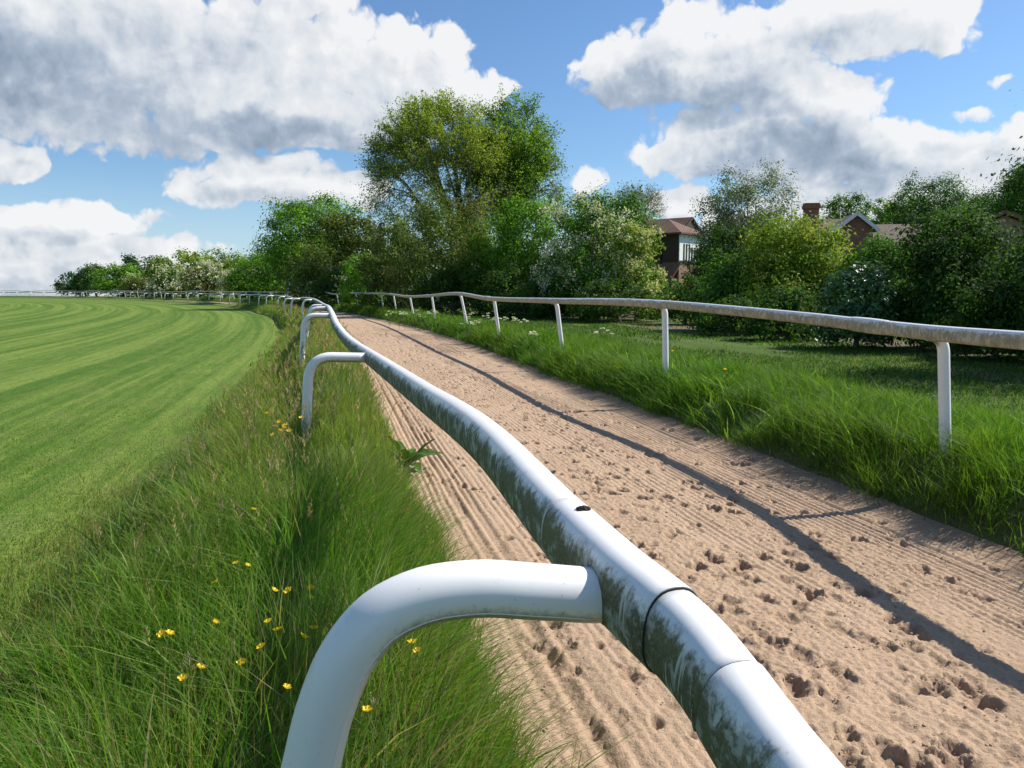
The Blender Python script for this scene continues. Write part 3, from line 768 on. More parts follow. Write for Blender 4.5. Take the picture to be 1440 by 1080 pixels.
def join_np(name, parts, mat, kind, label=None, cat=None):
    off = 0; Vs, Fs, Cs = [], [], []
    for V, F_, C in parts:
        Vs.append(V); Fs.append(F_ + off); Cs.append(C); off += len(V)
    me = np_mesh(name, np.vstack(Vs), np.vstack(Fs), 3, col=np.vstack(Cs))
    return tag(link(name, me, None, mat), label, cat, None, kind)
GR = [(0.100, 0.230, 0.018), (0.150, 0.285, 0.030), (0.070, 0.175, 0.015), (0.215, 0.310, 0.060), (0.30, 0.27, 0.12)]
def left_edge(t): return 0.58 + 0.16 * (fbm(t * 0.9, t * 0 + 3.3, 4, 9) - 0.5) + 0.10 * (fbm(t * 4.3, t * 0 + 8.0, 3, 19) - 0.5)
parts = []
# --- long grass round the left-hand posts
for t0, t1, dens, wk, hk, sg in ((0.35, 2.6, 7500, 1.0, 1.0, 4), (2.6, 5.0, 5200, 1.15, 1.0, 3), (5.0, 9.0, 3200, 1.5, 1.05, 3), (9.0, 16.0, 1500, 2.1, 1.1, 3), (16.0, 34.0, 520, 3.6, 1.15, 2), (34.0, 80.0, 130, 7.5, 1.2, 2)):
    s, t = scatter(-1.75, 0.72, t0, t1, dens)
    k = seen(s, t) & (s < left_edge(t) + RNG.normal(0, 0.035, len(s))) & (s > -1.28 + 0.5 * (fbm(t * 0.35, t * 0, 3, 71) - 0.5) + RNG.normal(0, 0.16, len(s)))
    s, t = s[k], t[k]; n = len(s)
    patch = fbm(s * 1.7, t * 0.9, 3, 72); clump = fbm(s * 6, t * 6, 2, 73)
    edge = sstep(-1.5, -0.7, s) * (1 - 0.55 * sstep(0.3, 0.62, s))
    h = (0.11 + 0.25 * RNG.beta(2, 2.2, n) + 0.16 * (patch - 0.3) + 0.40 * (clump - .5)) * (0.40 + 0.60 * edge) * hk
    h = np.clip(h * (1 + 0.65 * sstep(6.0, 3.8, t) * np.exp(-((s + 0.12) / 0.38) ** 2)), 0.06, 0.66)
    w = RNG.uniform(0.0026, 0.0060, n) * (1 + 0.9 * (RNG.random(n) < .25)) * wk
    wind = fbm(s * 0.9, t * 0.7, 2, 74) * 6.28 * 1.5
    ld = np.where(RNG.random(n) < 0.55, wind + RNG.normal(0, 0.7, n), RNG.uniform(0, 6.28, n))
    lean = np.abs(RNG.normal(0.45, 0.38, n)) + 0.35 * (clump - 0.4)
    dry = np.clip(0.07 + 0.6 * (patch - 0.42) + 0.10 * sstep(3.5, 7, t), 0.03, 0.4)
    col = tint(n, GR[:4], (3, 3, 2.4, 1.2))
    dd = RNG.random(n) < dry; col[dd] = tint(int(dd.sum()), [(0.30, 0.25, 0.12), (0.22, 0.21, 0.07), (0.36, 0.31, 0.19)], (2, 2, 1))
    yl = np.clip(sstep(0.4, 0.65, fbm(s * 0.9 + 5, t * 0.5, 3, 76)) + .5 * sstep(3.5, 8, t), 0, 1.2)[:, None] * (0.25 + .75 * sstep(1.8, 5, t))[:, None]; col = col * (1 - 0.35 * yl) + 0.35 * yl * np.array([0.22, 0.27, 0.075])
    parts.append(blades('g', s, t, h, w, np.clip(lean, 0.02, 1.5), ld, col, sg))
# broad-bladed grass and weeds among it
s, t = scatter(-1.4, 0.6, 0.5, 9.0, 150); k = seen(s, t) & (s < left_edge(t) - .03) & (fbm(s * 2.3, t * 2.3, 2, 78) > .45); s, t = s[k], t[k]; n = len(s)
parts.append(blades('g', s, t, RNG.uniform(0.14, 0.34, n), RNG.uniform(0.009, 0.018, n), RNG.uniform(0.3, 1.3, n), RNG.uniform(0, 6.28, n), tint(n, [(0.09, 0.20, 0.03), (0.13, 0.24, 0.05), (0.16, 0.24, 0.09), (0.22, 0.19, 0.07)], (3, 3, 1.5, .6)), 5))
# a little floor of short dense growth under it
s, t = scatter(-1.5, 0.66, 0.4, 7.0, 3200); k = seen(s, t) & (s < left_edge(t)); s, t = s[k], t[k]; n = len(s)
parts.append(blades('g', s, t, RNG.uniform(0.04, 0.13, n), RNG.uniform(0.004, 0.008, n), RNG.uniform(0.1, 1.2, n), RNG.uniform(0, 6.28, n), tint(n, [(0.05, 0.12, 0.014), (0.09, 0.16, 0.025), (0.16, 0.15, 0.06)], (3, 2, 1)), 2))
join_np('verge_grass', parts, M_GRASS, 'stuff', 'long uncut grass along the foot of the near rail', 'grass')

# --- flowering grass stalks with feathery heads
def stalks(s, t, h, scale, col):
    n = len(s); x, y = W(s, t); z = ground_z(s, t)
    a = RNG.uniform(0, 6.28, n); ln = RNG.uniform(0.05, 0.32, n)
    Vs, Fs, Cs, off = [], [], [], 0
    for i in range(n):
        root = np.array([x[i], y[i], z[i]]); d = np.array([math.cos(a[i]), math.sin(a[i]), 0]) * ln[i] * h[i]
        pts = [root + d * u ** 2 + np.array([0, 0, h[i] * u * (1 - 0.1 * ln[i] * u)]) for u in np.linspace(0, 1, 5)]
        w = 0.0013 * scale; sd = np.array([-math.sin(a[i] + 0.6), math.cos(a[i] + 0.6), 0])
        V = []; Fc = []
        for p in pts: V += [p - sd * w, p + sd * w]
        for k in range(4): Fc += [(2 * k, 2 * k + 1, 2 * k + 3), (2 * k, 2 * k + 3, 2 * k + 2)]
        m0 = len(V)
        # head: short spikelets up the last third
        L = h[i] * RNG.uniform(0.14, 0.26)
        tip = pts[-1]; ax = pts[-1] - pts[-2]; ax /= np.linalg.norm(ax)
        for q in range(16):
            u = q / 15; c = tip - ax * L * (1 - u)
            an = RNG.uniform(0, 6.28); out = np.array([math.cos(an), math.sin(an), 0.9]); out /= np.linalg.norm(out)
            r = (0.030 * (1 - u) + 0.008) * scale ** 0.5 * (h[i] / 0.5); wv = np.cross(out, [0.3, 0.2, 1]); wv /= np.linalg.norm(wv); wv *= 0.0024 * scale
            b = len(V); V += [c - wv * .4, c + out * r * 0.6 - wv, c + out * r, c + out * r * 0.6 + wv]
            Fc += [(b, b + 1, b + 2), (b, b + 2, b + 3)]
        V = np.array(V); Fc = np.array(Fc)
        C = np.empty((len(V), 3)); C[:m0] = (0.17, 0.20, 0.06); C[m0:] = col[i]
        Vs.append(V); Fs.append(Fc + off); Cs.append(C); off += len(V)
    return np.vstack(Vs), np.vstack(Fs), np.vstack(Cs)
sp = []
for t0, t1, n, sc in ((1.2, 3.2, 14, .8), (3.2, 6.5, 130, 1.1), (6.5, 12, 300, 1.6), (12, 26, 340, 2.6), (26, 60, 260, 5.0)):
    s = np.clip(RNG.normal(-0.25, 0.42, n), -1.2, 0.5); t = RNG.uniform(t0, t1, n)
    k = seen(s, t); s, t = s[k], t[k]; n = len(s)
    sp.append(stalks(s, t, RNG.uniform(0.36, 0.62, n), sc, tint(n, [(0.30, 0.24, 0.17), (0.36, 0.29, 0.17), (0.27, 0.20, 0.16), (0.22, 0.24, 0.10)], (2, 2, 2, 1.5))))
join_np('seeding_grass', sp, M_GRASS, 'stuff', 'tall pinkish seed heads standing over the grass by the near rail', 'grass')

# --- the mown turf of the course
TUR = [(0.062, 0.150, 0.012), (0.115, 0.205, 0.020), (0.24, 0.310, 0.060), (0.27, 0.24, 0.07)]
parts = []
for t0, t1, s0, dens, wk in ((0.4, 3.6, -4.0, 4200, 1.0), (3.6, 7, -7, 2300, 1.4), (7, 14, -11, 1500, 1.2)):
    s, t = scatter(s0, -1.0, t0, t1, dens)
    k = seen(s, t) & (s < -1.12 + RNG.normal(0, 0.22, len(s))) & (RNG.random(len(s)) < sstep(14, 8, t)); s, t = s[k], t[k]; n = len(s)
    wob = (fbm(s * 0.6, t * 0.05, 2, 80) - 0.5) * 1.2
    st = 0.5 + 0.16 * np.sin((s + 0.6 * wob) * 2 * np.pi / 2.0) + 0.6 * (fbm((s + wob) * 1.5, t * 0.012, 3, 81) - 0.5); blot = fbm(s * 0.8, t * 0.8, 3, 82)
    rough = sstep(-2.6, -1.2, s + 0.8 * (blot - 0.5)) * sstep(9, 3, t)
    h = RNG.uniform(0.016, 0.042, n) * (1 + 0.7 * (blot - 0.4)) + 0.13 * rough * RNG.random(n)
    mixv = np.clip(0.15 + 0.7 * sstep(0.34, 0.66, st) + RNG.normal(0, .2, n), 0, 1)[:, None]
    col = tint(n, TUR[:2], (2, 1)) * (1 - mixv) + tint(n, TUR[1:3], (1, 4)) * mixv
    d = RNG.random(n) < 0.08 + 0.45 * sstep(0.45, 0.65, fbm(s * 1.3 + 4, t * 0.35, 4, 83)); col[d] = tint(int(d.sum()), [TUR[3], (0.17, 0.17, 0.05)], (1, 2))
    ld = np.where(st > 0.5, np.pi / 2, -np.pi / 2) + RNG.normal(0, 0.9, n)
    parts.append(blades('g', s, t, h, RNG.uniform(0.003, 0.006, n) * wk, np.clip(RNG.normal(0.7, 0.35, n), 0.05, 1.6), ld, col, 2))
join_np('mown_turf', parts, M_GRASS, 'stuff', 'striped mown turf of the racecourse', 'turf')

# --- the lush bank under the right-hand rail
def right_edge(t): return 3.98 - 0.10 * (fbm(t * 0.9, t * 0 + 3.3, 4, 9) - 0.5) + 0.34 * (fbm(t * 1.3, t * 0 + 12.0, 4, 29) - 0.5)
BK = [(0.058, 0.160, 0.012), (0.090, 0.200, 0.018), (0.038, 0.110, 0.010), (0.15, 0.235, 0.036)]
parts = []
for t0, t1, dens, wk, sg in ((2.2, 6.5, 2300, 1.0, 4), (6.5, 10, 1900, 1.25, 3), (10, 17, 1100, 1.8, 3), (17, 30, 480, 2.9, 3), (30, 62, 150, 5.5, 2), (62, 130, 40, 10, 2)):
    s, t = scatter(3.75, 7.2, t0, t1, dens)
    clump = fbm(s * 2.8, t * 2.2, 3, 90); cl2 = fbm(s * 0.9, t * 0.5, 2, 91)
    k = seen(s, t) & (s > right_edge(t) + RNG.normal(0, 0.05, len(s))) & (s < 6.6 + RNG.normal(0, 0.4, len(s))) & (RNG.random(len(s)) < 0.35 + 1.1 * sstep(0.3, 0.6, clump))
    s, t, clump, cl2 = s[k], t[k], clump[k], cl2[k]; n = len(s)
    bank = sstep(3.8, 4.3, s) * (1 - 0.55 * sstep(5.4, 6.8, s))
    h = np.clip((0.13 + 0.21 * RNG.beta(2, 2, n) + 0.50 * (clump - 0.45) + 0.14 * (cl2 - .5)) * (0.5 + 0.5 * bank), 0.06, 0.55)
    wind = 6.28 * 2 * fbm(s * 1.1, t * 0.9, 2, 92)
    ld = np.where(RNG.random(n) < 0.5, np.pi + RNG.normal(0, 0.8, n), wind)
    lean = np.clip(np.abs(RNG.normal(0.62, 0.38, n)) + 0.5 * (clump - 0.5), 0.03, 1.8)
    col = tint(n, BK, (3, 3, 2, 1.4)); yl = sstep(0.45, 0.65, cl2)[:, None]; col = col * (1 - 0.3 * yl) + 0.3 * yl * np.array([0.16, 0.24, 0.035])
    parts.append(blades('g', s, t, h, RNG.uniform(0.004, 0.009, n) * wk, lean, ld, col, sg))
s, t = scatter(3.95, 6.2, 2.4, 16, 110); k = seen(s, t) & (s > right_edge(t) + .04) & (fbm(s * 2.1, t * 1.7, 2, 98) > .47); s, t = s[k], t[k]; n = len(s)
parts.append(blades('g', s, t, RNG.uniform(0.18, 0.46, n), RNG.uniform(0.011, 0.022, n), RNG.uniform(0.4, 1.5, n), np.pi + RNG.normal(0, 1.3, n), tint(n, [(0.09, 0.22, 0.02), (0.14, 0.28, 0.03), (0.19, 0.30, 0.06)], (2, 3, 2)), 5))
join_np('bank_grass', parts, M_GRASS, 'stuff', 'lush arching grass on the bank under the far rail', 'grass')
# --- thin rough grass on the path below the hedge
parts = []
for t0, t1, s1, dens, wk in ((3, 9, 13, 420, 1.6), (9, 18, 17, 300, 2.2), (18, 36, 18, 130, 3.4), (36, 80, 18, 26, 8)):
    s, t = scatter(6.2, s1, t0, t1, dens)
    nd = fbm(s * 0.8, t * 0.16, 4, 95)
    k = seen(s, t) & (RNG.random(len(s)) < 1.25 - 1.2 * sstep(0.50, 0.66, nd + 0.14 * sstep(9, 14, s))); s, t = s[k], t[k]; n = len(s)
    blot = fbm(s * 1.1, t * 1.1, 3, 96)
    parts.append(blades('g', s, t, RNG.uniform(0.04, 0.12, n) + 0.16 * np.maximum(blot - 0.5, 0), RNG.uniform(0.005, 0.010, n) * wk, RNG.uniform(0.2, 1.3, n), RNG.uniform(0, 6.28, n), tint(n, BK + [(0.24, 0.22, 0.09)], (3, 2, 3, 1, 0.6)) * .8, 2))
join_np('path_grass', parts, M_GRASS, 'stuff', 'short rough grass on the path below the hedge', 'grass')

# ------------------------------------------------------------------ small plants
def petal_disc(r, cup, n=5, sub=4):
    """five rounded petals in a shallow cup, around the origin"""
    V, F_ = [], []
    for k in range(n):
        a0 = 2 * math.pi * k / n; b = len(V)
        V.append((0, 0, 0))
        for q in range(sub + 1):
            u = q / sub - 0.5; a = a0 + u * 2 * math.pi / n * 1.06; rr_ = r * (1 - 0.55 * abs(u * 2) ** 3)
            V.append((rr_ * 0.55 * math.cos(a), rr_ * 0.55 * math.sin(a), cup * 0.35)); 
        for q in range(sub + 1):
            u = q / sub - 0.5; a = a0 + u * 2 * math.pi / n * 0.95; rr_ = r * (1 - 0.35 * abs(u * 2) ** 3)
            V.append((rr_ * math.cos(a), rr_ * math.sin(a), cup))
        m_ = sub + 1
        for q in range(sub): F_ += [(b, b + 1 + q, b + 2 + q), (b + 1 + q, b + 1 + m_ + q, b + 2 + m_ + q), (b + 1 + q, b + 2 + m_ + q, b + 2 + q)]
    return np.array(V), np.array(F_)
pv, pf = petal_disc(0.0125, 0.0075)
pc = np.tile([0.86, 0.60, 0.012], (len(pv), 1))
flower_me = np_mesh('flower', pv, pf, 3, col=pc, smooth=True); flower_me.materials.append(M_PETAL)
cm = MB(); cm.prism([(0.0035 * math.cos(a), 0.0035 * math.sin(a)) for a in np.linspace(0, 2 * math.pi, 8, endpoint=False)], 'z', 0.0008, 0.004)
heart_me = cm.mesh('flower_centre'); heart_me.materials.append(simple('stamen', (0.55, 0.42, 0.03), 0.8))
def stem_mesh(h, lean, a):
    top = np.array([math.cos(a) * lean, math.sin(a) * lean, h])
    path = np.array([np.array([top[0] * u ** 2, top[1] * u ** 2, h * u]) for u in np.linspace(0, 1, 6)])
    me = sweep(path, np.array([(0.0011 * math.cos(q), 0.0011 * math.sin(q)) for q in np.linspace(0, 2 * math.pi, 5, endpoint=False)]), up=(0.3, 1, 0), name='stem', frame='t', cap=False)
    me.materials.append(M_STEM); return me
def buttercup(pos, zg, label, grp, big=1.0):
    hh = float(pos[2] - zg); a = RNG.uniform(0, 6.28); ln = 0.04
    loc = (pos[0] - math.cos(a) * ln, pos[1] - math.sin(a) * ln, zg)
    r = empty('buttercup', loc, label, 'flower', grp)
    st = bpy.data.objects.new('stem', stem_mesh(hh, ln, a)); st.parent = r; COL.objects.link(st)
    fl = bpy.data.objects.new('flower', flower_me); fl.parent = r; fl.location = (math.cos(a) * ln, math.sin(a) * ln, hh)
    fl.rotation_euler = (RNG.uniform(-0.5, 0.5), RNG.uniform(-0.6, 0.6), RNG.uniform(0, 6)); k = big * RNG.uniform(0.85, 1.15); fl.scale = (k, k, k); COL.objects.link(fl)
    hc = bpy.data.objects.new('flower_centre', heart_me); hc.parent = fl; COL.objects.link(hc)
NEARB = [(228, 893), (238, 892), (258, 955), (281, 940), (332, 793), (348, 796), (304, 819), (437, 828), (438, 842), (385, 831), (406, 832), (441, 885), (378, 875), (391, 887), (427, 897), (368, 911), (340, 933), (403, 968), (357, 717), (303, 876)]
for px, py in NEARB:
    p = at_z(px, py, 0.66 if px > 365 else 0.56)
    buttercup(p, ground_under(p[0], p[1]), 'small yellow buttercup in the long grass beside the near bent post', 'buttercups beside the near post', 1.05)
for px, py in [(516, 1000), (540, 900), (565, 893), (580, 905), (587, 916), (551, 899)]:
    p = at_z(px, py, 0.62)
    buttercup(p, ground_under(p[0], p[1]), 'small yellow buttercup in the grass seen below the near bent post arm', 'buttercups below the near arm', 1.05)
for px, py in [(388, 600), (395, 606), (402, 598), (398, 601), (376, 582), (411, 580), (424, 588), (384, 612), (393, 594), (407, 607)]:
    p = at_z(px, py, 0.52)
    buttercup(p, ground_under(p[0], p[1]), 'tiny yellow buttercup in the cluster by the second post of the near rail', 'buttercups by the second post', 1.7)
for px, py in [(905, 519), (908, 526), (790, 490), (916, 508), (946, 494), (935, 502), (884, 512), (760, 476), (1020, 520), (800, 494)]:
    d = ray(px, py);     p = np.array([0, 0, HC]) + d * (4.5 / d[0])
    buttercup(p, ground_under(p[0], p[1]), 'tiny yellow buttercup in the grass bank under the brown-stained rail', 'buttercups on the bank', 1.7)

def broad_leaf(L, w, arch, n=8):
    V, F_ = [], []
    for i in range(n + 1):
        u = i / n; ww = w * math.sin(math.pi * min(1, u * 0.92 + 0.06)) ** 0.8 * (1 if i < n else 0.05)
        x = L * u * (1 - 0.18 * arch * u); z = L * (0.75 * u - arch * 0.75 * u * u)
        wav = 0.006 * math.sin(u * 19)
        V += [(x, -ww / 2, z + 0.22 * ww + wav), (x, 0, z), (x, ww / 2, z + 0.22 * ww - wav)]
    for i in range(n):
        b = 3 * i
        for k in (0, 1): F_ += [(b + k, b + k + 1, b + k + 4), (b + k, b + k + 4, b + k + 3)]
    return np.array(V), np.array(F_)
def rosette(name, loc, label, cat, nl, L, w, col, seed):
    rg = np.random.default_rng(seed); r = empty(name, loc, label, cat)
    for k in range(nl):
        l = L * rg.uniform(0.65, 1.1); V, F_ = broad_leaf(l, w * rg.uniform(0.8, 1.15), rg.uniform(0.3, 0.85))
        me = np_mesh('leaf', V, F_, 3, col=np.tile(np.array(col) * rg.uniform(0.8, 1.25), (len(V), 1)), smooth=True); me.materials.append(M_GLOSSY_LEAF)
        o = bpy.data.objects.new('leaf', me); o.parent = r; o.rotation_euler = (0, rg.uniform(-0.55, 0.15), k * 2.4 + rg.uniform(-.3, .3)); COL.objects.link(o)
dk = at_z(563, 655, 0.05)
rosette('dock_plant', (dk[0] + .05, dk[1], 0.03), 'broad-leaved dock plant leaning over the edge of the sand', 'plant', 16, 0.40, 0.095, (0.075, 0.16, 0.025), 4)
dk2 = np.array([0, 0, HC]) + ray(1155, 640) * (4.05 / ray(1155, 640)[0])
rosette('dandelion_rosette', (4.12, dk2[1], 0.03), 'spiky pale green leaf rosette at the foot of the grass bank', 'plant', 9, 0.30, 0.045, (0.10, 0.22, 0.03), 8)
# cow parsley in the grass beyond the right-hand rail
def cow_parsley(loc, h, seed, label, grp):
    rg = np.random.default_rng(seed); r = empty('cow_parsley', loc, label, 'plant', grp)
    mb = MB(); V, F_, C = [], [], []
    heads = []
    for k in range(5):
        a = rg.uniform(0, 6.28); q = rg.uniform(0.06, 0.24); top = (math.cos(a) * q, math.sin(a) * q, h * rg.uniform(0.75, 1.0))
        mb.beam((0, 0, h * 0.3 * (k > 0)), top, 0.006, 0.006); heads.append(top)
    o = link('stem', mb.mesh('stem'), r, M_STEM, keep=False)
    for hx in heads:
        V, F_ = [], []
        for q in range(34):
            a = rg.uniform(0, 6.28); rd = 0.055 * math.sqrt(rg.random()); c = np.array(hx) + (math.cos(a) * rd, math.sin(a) * rd, 0.02 - rd * 0.3 + rg.normal(0, .008))
            z = rg.normal(0, 0.35, 3) + (0, 0, 1); u = np.cross(z, (1, 0, 0)); u /= np.linalg.norm(u); v_ = np.cross(z, u); v_ /= np.linalg.norm(v_)
            b = len(V); e_ = 0.012; V += [c - u * e_, c + v_ * e_, c + u * e_, c - v_ * e_]; F_ += [(b, b + 1, b + 2), (b, b + 2, b + 3)]
        me = np_mesh('flower_head', np.array(V), np.array(F_), 3, col=np.tile([0.72, 0.74, 0.62], (len(V), 1))); link('flower_head', me, r, M_BLOSSOM, keep=False)
CP = [(560, 436), (568, 440), (582, 434), (592, 441), (601, 437), (548, 433), (660, 449), (672, 452), (690, 441), (702, 447), (716, 452), (736, 455), (655, 440), (726, 446), (613, 444), (752, 462), (845, 470), (700, 455)]
for i, (px, py) in enumerate(CP):
    d = ray(px, py); yy = 24 if px > 640 else 33
    if px > 740: yy = 17
    p = np.array([0, 0, HC]) + d * (yy / d[1])
    zg = ground_under(p[0], p[1]); hh = float(np.clip(p[2] - zg, 0.45, 0.9))
    cow_parsley((p[0], p[1], zg), hh, 100 + i, 'white flowering cow parsley in the grass bank below the brown-stained rail', 'cow parsley on the bank')
# ------------------------------------------------------------------ trees and bushes
def tube_np(pts, rads, k=5):
    P = np.asarray(pts, float); n = len(P)
    T_ = np.gradient(P, axis=0); T_ /= np.linalg.norm(T_, axis=1)[:, None] + 1e-9
    ref = np.array([0.31, 0.95, 0.05]) if abs(T_[0][1]) < 0.8 else np.array([1.0, 0.1, 0])
    A = np.cross(T_, ref); A /= np.linalg.norm(A, axis=1)[:, None] + 1e-9; B = np.cross(T_, A)
    a = np.linspace(0, 2 * np.pi, k, endpoint=False)
    V = P[:, None, :] + (A[:, None, :] * np.cos(a)[None, :, None] + B[:, None, :] * np.sin(a)[None, :, None]) * np.asarray(rads)[:, None, None]
    return V.reshape(-1, 3), grid_faces(n, k, wrap=True)
class Tubes:
    def __init__(s): s.V = []; s.F = []; s.o = 0
    def add(s, pts, rads, k=5):
        V, F_ = tube_np(pts, rads, k); s.V.append(V); s.F.append(F_ + s.o); s.o += len(V)
    def mesh(s, name): return np_mesh(name, np.vstack(s.V), np.vstack(s.F), 4, smooth=True)
def leaf_quads(C, N, l, w, rg):
    n = len(C); r = rg.normal(0, 1, (n, 3))
    U = np.cross(N, r); U /= np.linalg.norm(U, axis=1)[:, None] + 1e-9
    B = np.cross(N, U); B /= np.linalg.norm(B, axis=1)[:, None] + 1e-9
    l = np.broadcast_to(l, (n,))[:, None]; w = np.broadcast_to(w, (n,))[:, None]
    V = np.stack([C - U * l / 2, C + B * w / 2 - U * l * 0.05, C + U * l / 2, C - B * w / 2 - U * l * 0.05], 1).reshape(-1, 3)
    return V, np.arange(4 * n).reshape(-1, 4)
def pick(rg, n, cols, wts=None):
    cols = np.array(cols); p = None if wts is None else np.array(wts) / sum(wts)
    return cols[rg.choice(len(cols), n, p=p)]
def crown_points(c, a, b, z0, z1, n, rg, style='bush', clump=0.28, per=110, seed=0):
    """leaf positions, outward normals and a clump number: leaves gather in clumps through a lumpy dome"""
    H = z1 - z0
    mid, wide, amp, inner = {'bush': (.40, .9, .30, .34), 'tree': (.50, 1.0, .34, .30), 'loose': (.50, .9, .55, .25)}[style]
    ncl = max(150, n // per)
    d = rg.normal(0, 1, (ncl, 3)); d /= np.linalg.norm(d, axis=1)[:, None]
    if style != 'loose': d[:, 2] = np.where((d[:, 2] < -.75) & (rg.random(ncl) < .7), -d[:, 2], d[:, 2])
    # a lumpy outline: a few big lobes and smaller ones on them
    lob = fbm(d[:, 0] * 1.7 + d[:, 1] * .9 + seed * 3.1, d[:, 2] * 1.9 + d[:, 1] * 1.3, 2, seed + 1) - .5
    lob2 = fbm(d[:, 0] * 4.1 + d[:, 1] * 2.9, d[:, 2] * 4.3 - d[:, 1] * 2.1 + seed, 2, seed + 2) - .5
    R = 1.0 + amp * (1.9 * lob + 1.1 * lob2)
    rf = np.where(rg.random(ncl) < inner, rg.uniform(0.2, 0.75, ncl), rg.uniform(0.80, 1.0, ncl))
    sprig = rg.random(ncl) < 0.12; rf[sprig] *= rg.uniform(1.03, 1.14, int(sprig.sum()))
    dz = np.where(d[:, 2] > 0, d[:, 2] * (1 - mid), d[:, 2] * mid)
    hor = np.where(d[:, 2] < 0, np.sign(1) * (1 - wide) + wide, 1.0)
    k = np.sqrt(np.maximum(1e-6, d[:, 0] ** 2 + d[:, 1] ** 2)); kk = np.where(d[:, 2] < 0, k ** (.22 if style == 'bush' else .5), k ** .85) / k
    cc = np.stack([c[0] + d[:, 0] * kk * a * R * rf * hor, c[1] + d[:, 1] * kk * b * R * rf * hor, z0 + H * mid + dz * H * R * rf], -1)
    cr = 1.15 * clump * min(a, H * .6) * rg.uniform(0.5, 1.25, ncl); cr[sprig] *= 0.5
    wts = cr ** 2
    ci = rg.choice(ncl, n, p=wts / wts.sum())
    q = rg.normal(0, 1, (n, 3)); q /= np.linalg.norm(q, axis=1)[:, None]
    rad_ = np.abs(rg.normal(0.70, 0.32, n))[:, None]
    st = np.stack([np.ones(ncl), np.ones(ncl), rg.uniform(0.6, 0.95, ncl)], -1)
    P = cc[ci] + q * rad_ * cr[ci][:, None] * st[ci]
    N = q * 0.9 + d[ci] * 0.5 + rg.normal(0, 0.45, (n, 3)) + np.array([0, 0, 0.35]); N /= np.linalg.norm(N, axis=1)[:, None]
    # fit the crown to its measured width and height
    xl, xh = np.percentile(P[:, 0], (1, 99)); zh = np.percentile(P[:, 2], 99.6); zl = z0
    kx = 2 * a / (xh - xl); kz = (z1 - zl) / (zh - zl)
    for arr in (cc, P):
        arr[:, 0] = c[0] + (arr[:, 0] - (xl + xh) / 2) * kx; arr[:, 2] = zl + (arr[:, 2] - zl) * kz
    cr = cr * (kx * kz) ** .5
    return P, N, ci, cc, cr
PAL = {
    'mid': [(0.078, 0.183, 0.025), (0.109, 0.233, 0.031), (0.059, 0.139, 0.021)],
    'bright': [(0.160, 0.325, 0.036), (0.130, 0.275, 0.028), (0.170, 0.320, 0.040), (0.105, 0.230, 0.025)],
    'dark': [(0.047, 0.109, 0.018), (0.066, 0.139, 0.025), (0.037, 0.085, 0.016)],
    'olive': [(.115, .185, .034), (.150, .200, .045), (.090, .140, .030), (.14, .135, .05)],
    'yellow': [(0.233, 0.327, 0.037), (0.178, 0.279, 0.031), (0.279, 0.333, 0.053), (0.124, 0.233, 0.028)],
    'grey': [(0.178, 0.225, 0.139), (0.233, 0.271, 0.178), (0.116, 0.152, 0.090)],
    'deep': [(0.054, 0.132, 0.034), (0.085, 0.178, 0.047), (0.044, 0.101, 0.028)],
}
BLOSSOM = [(.66, .65, .50), (.56, .57, .40), (.72, .71, .60), (.48, .50, .30)]
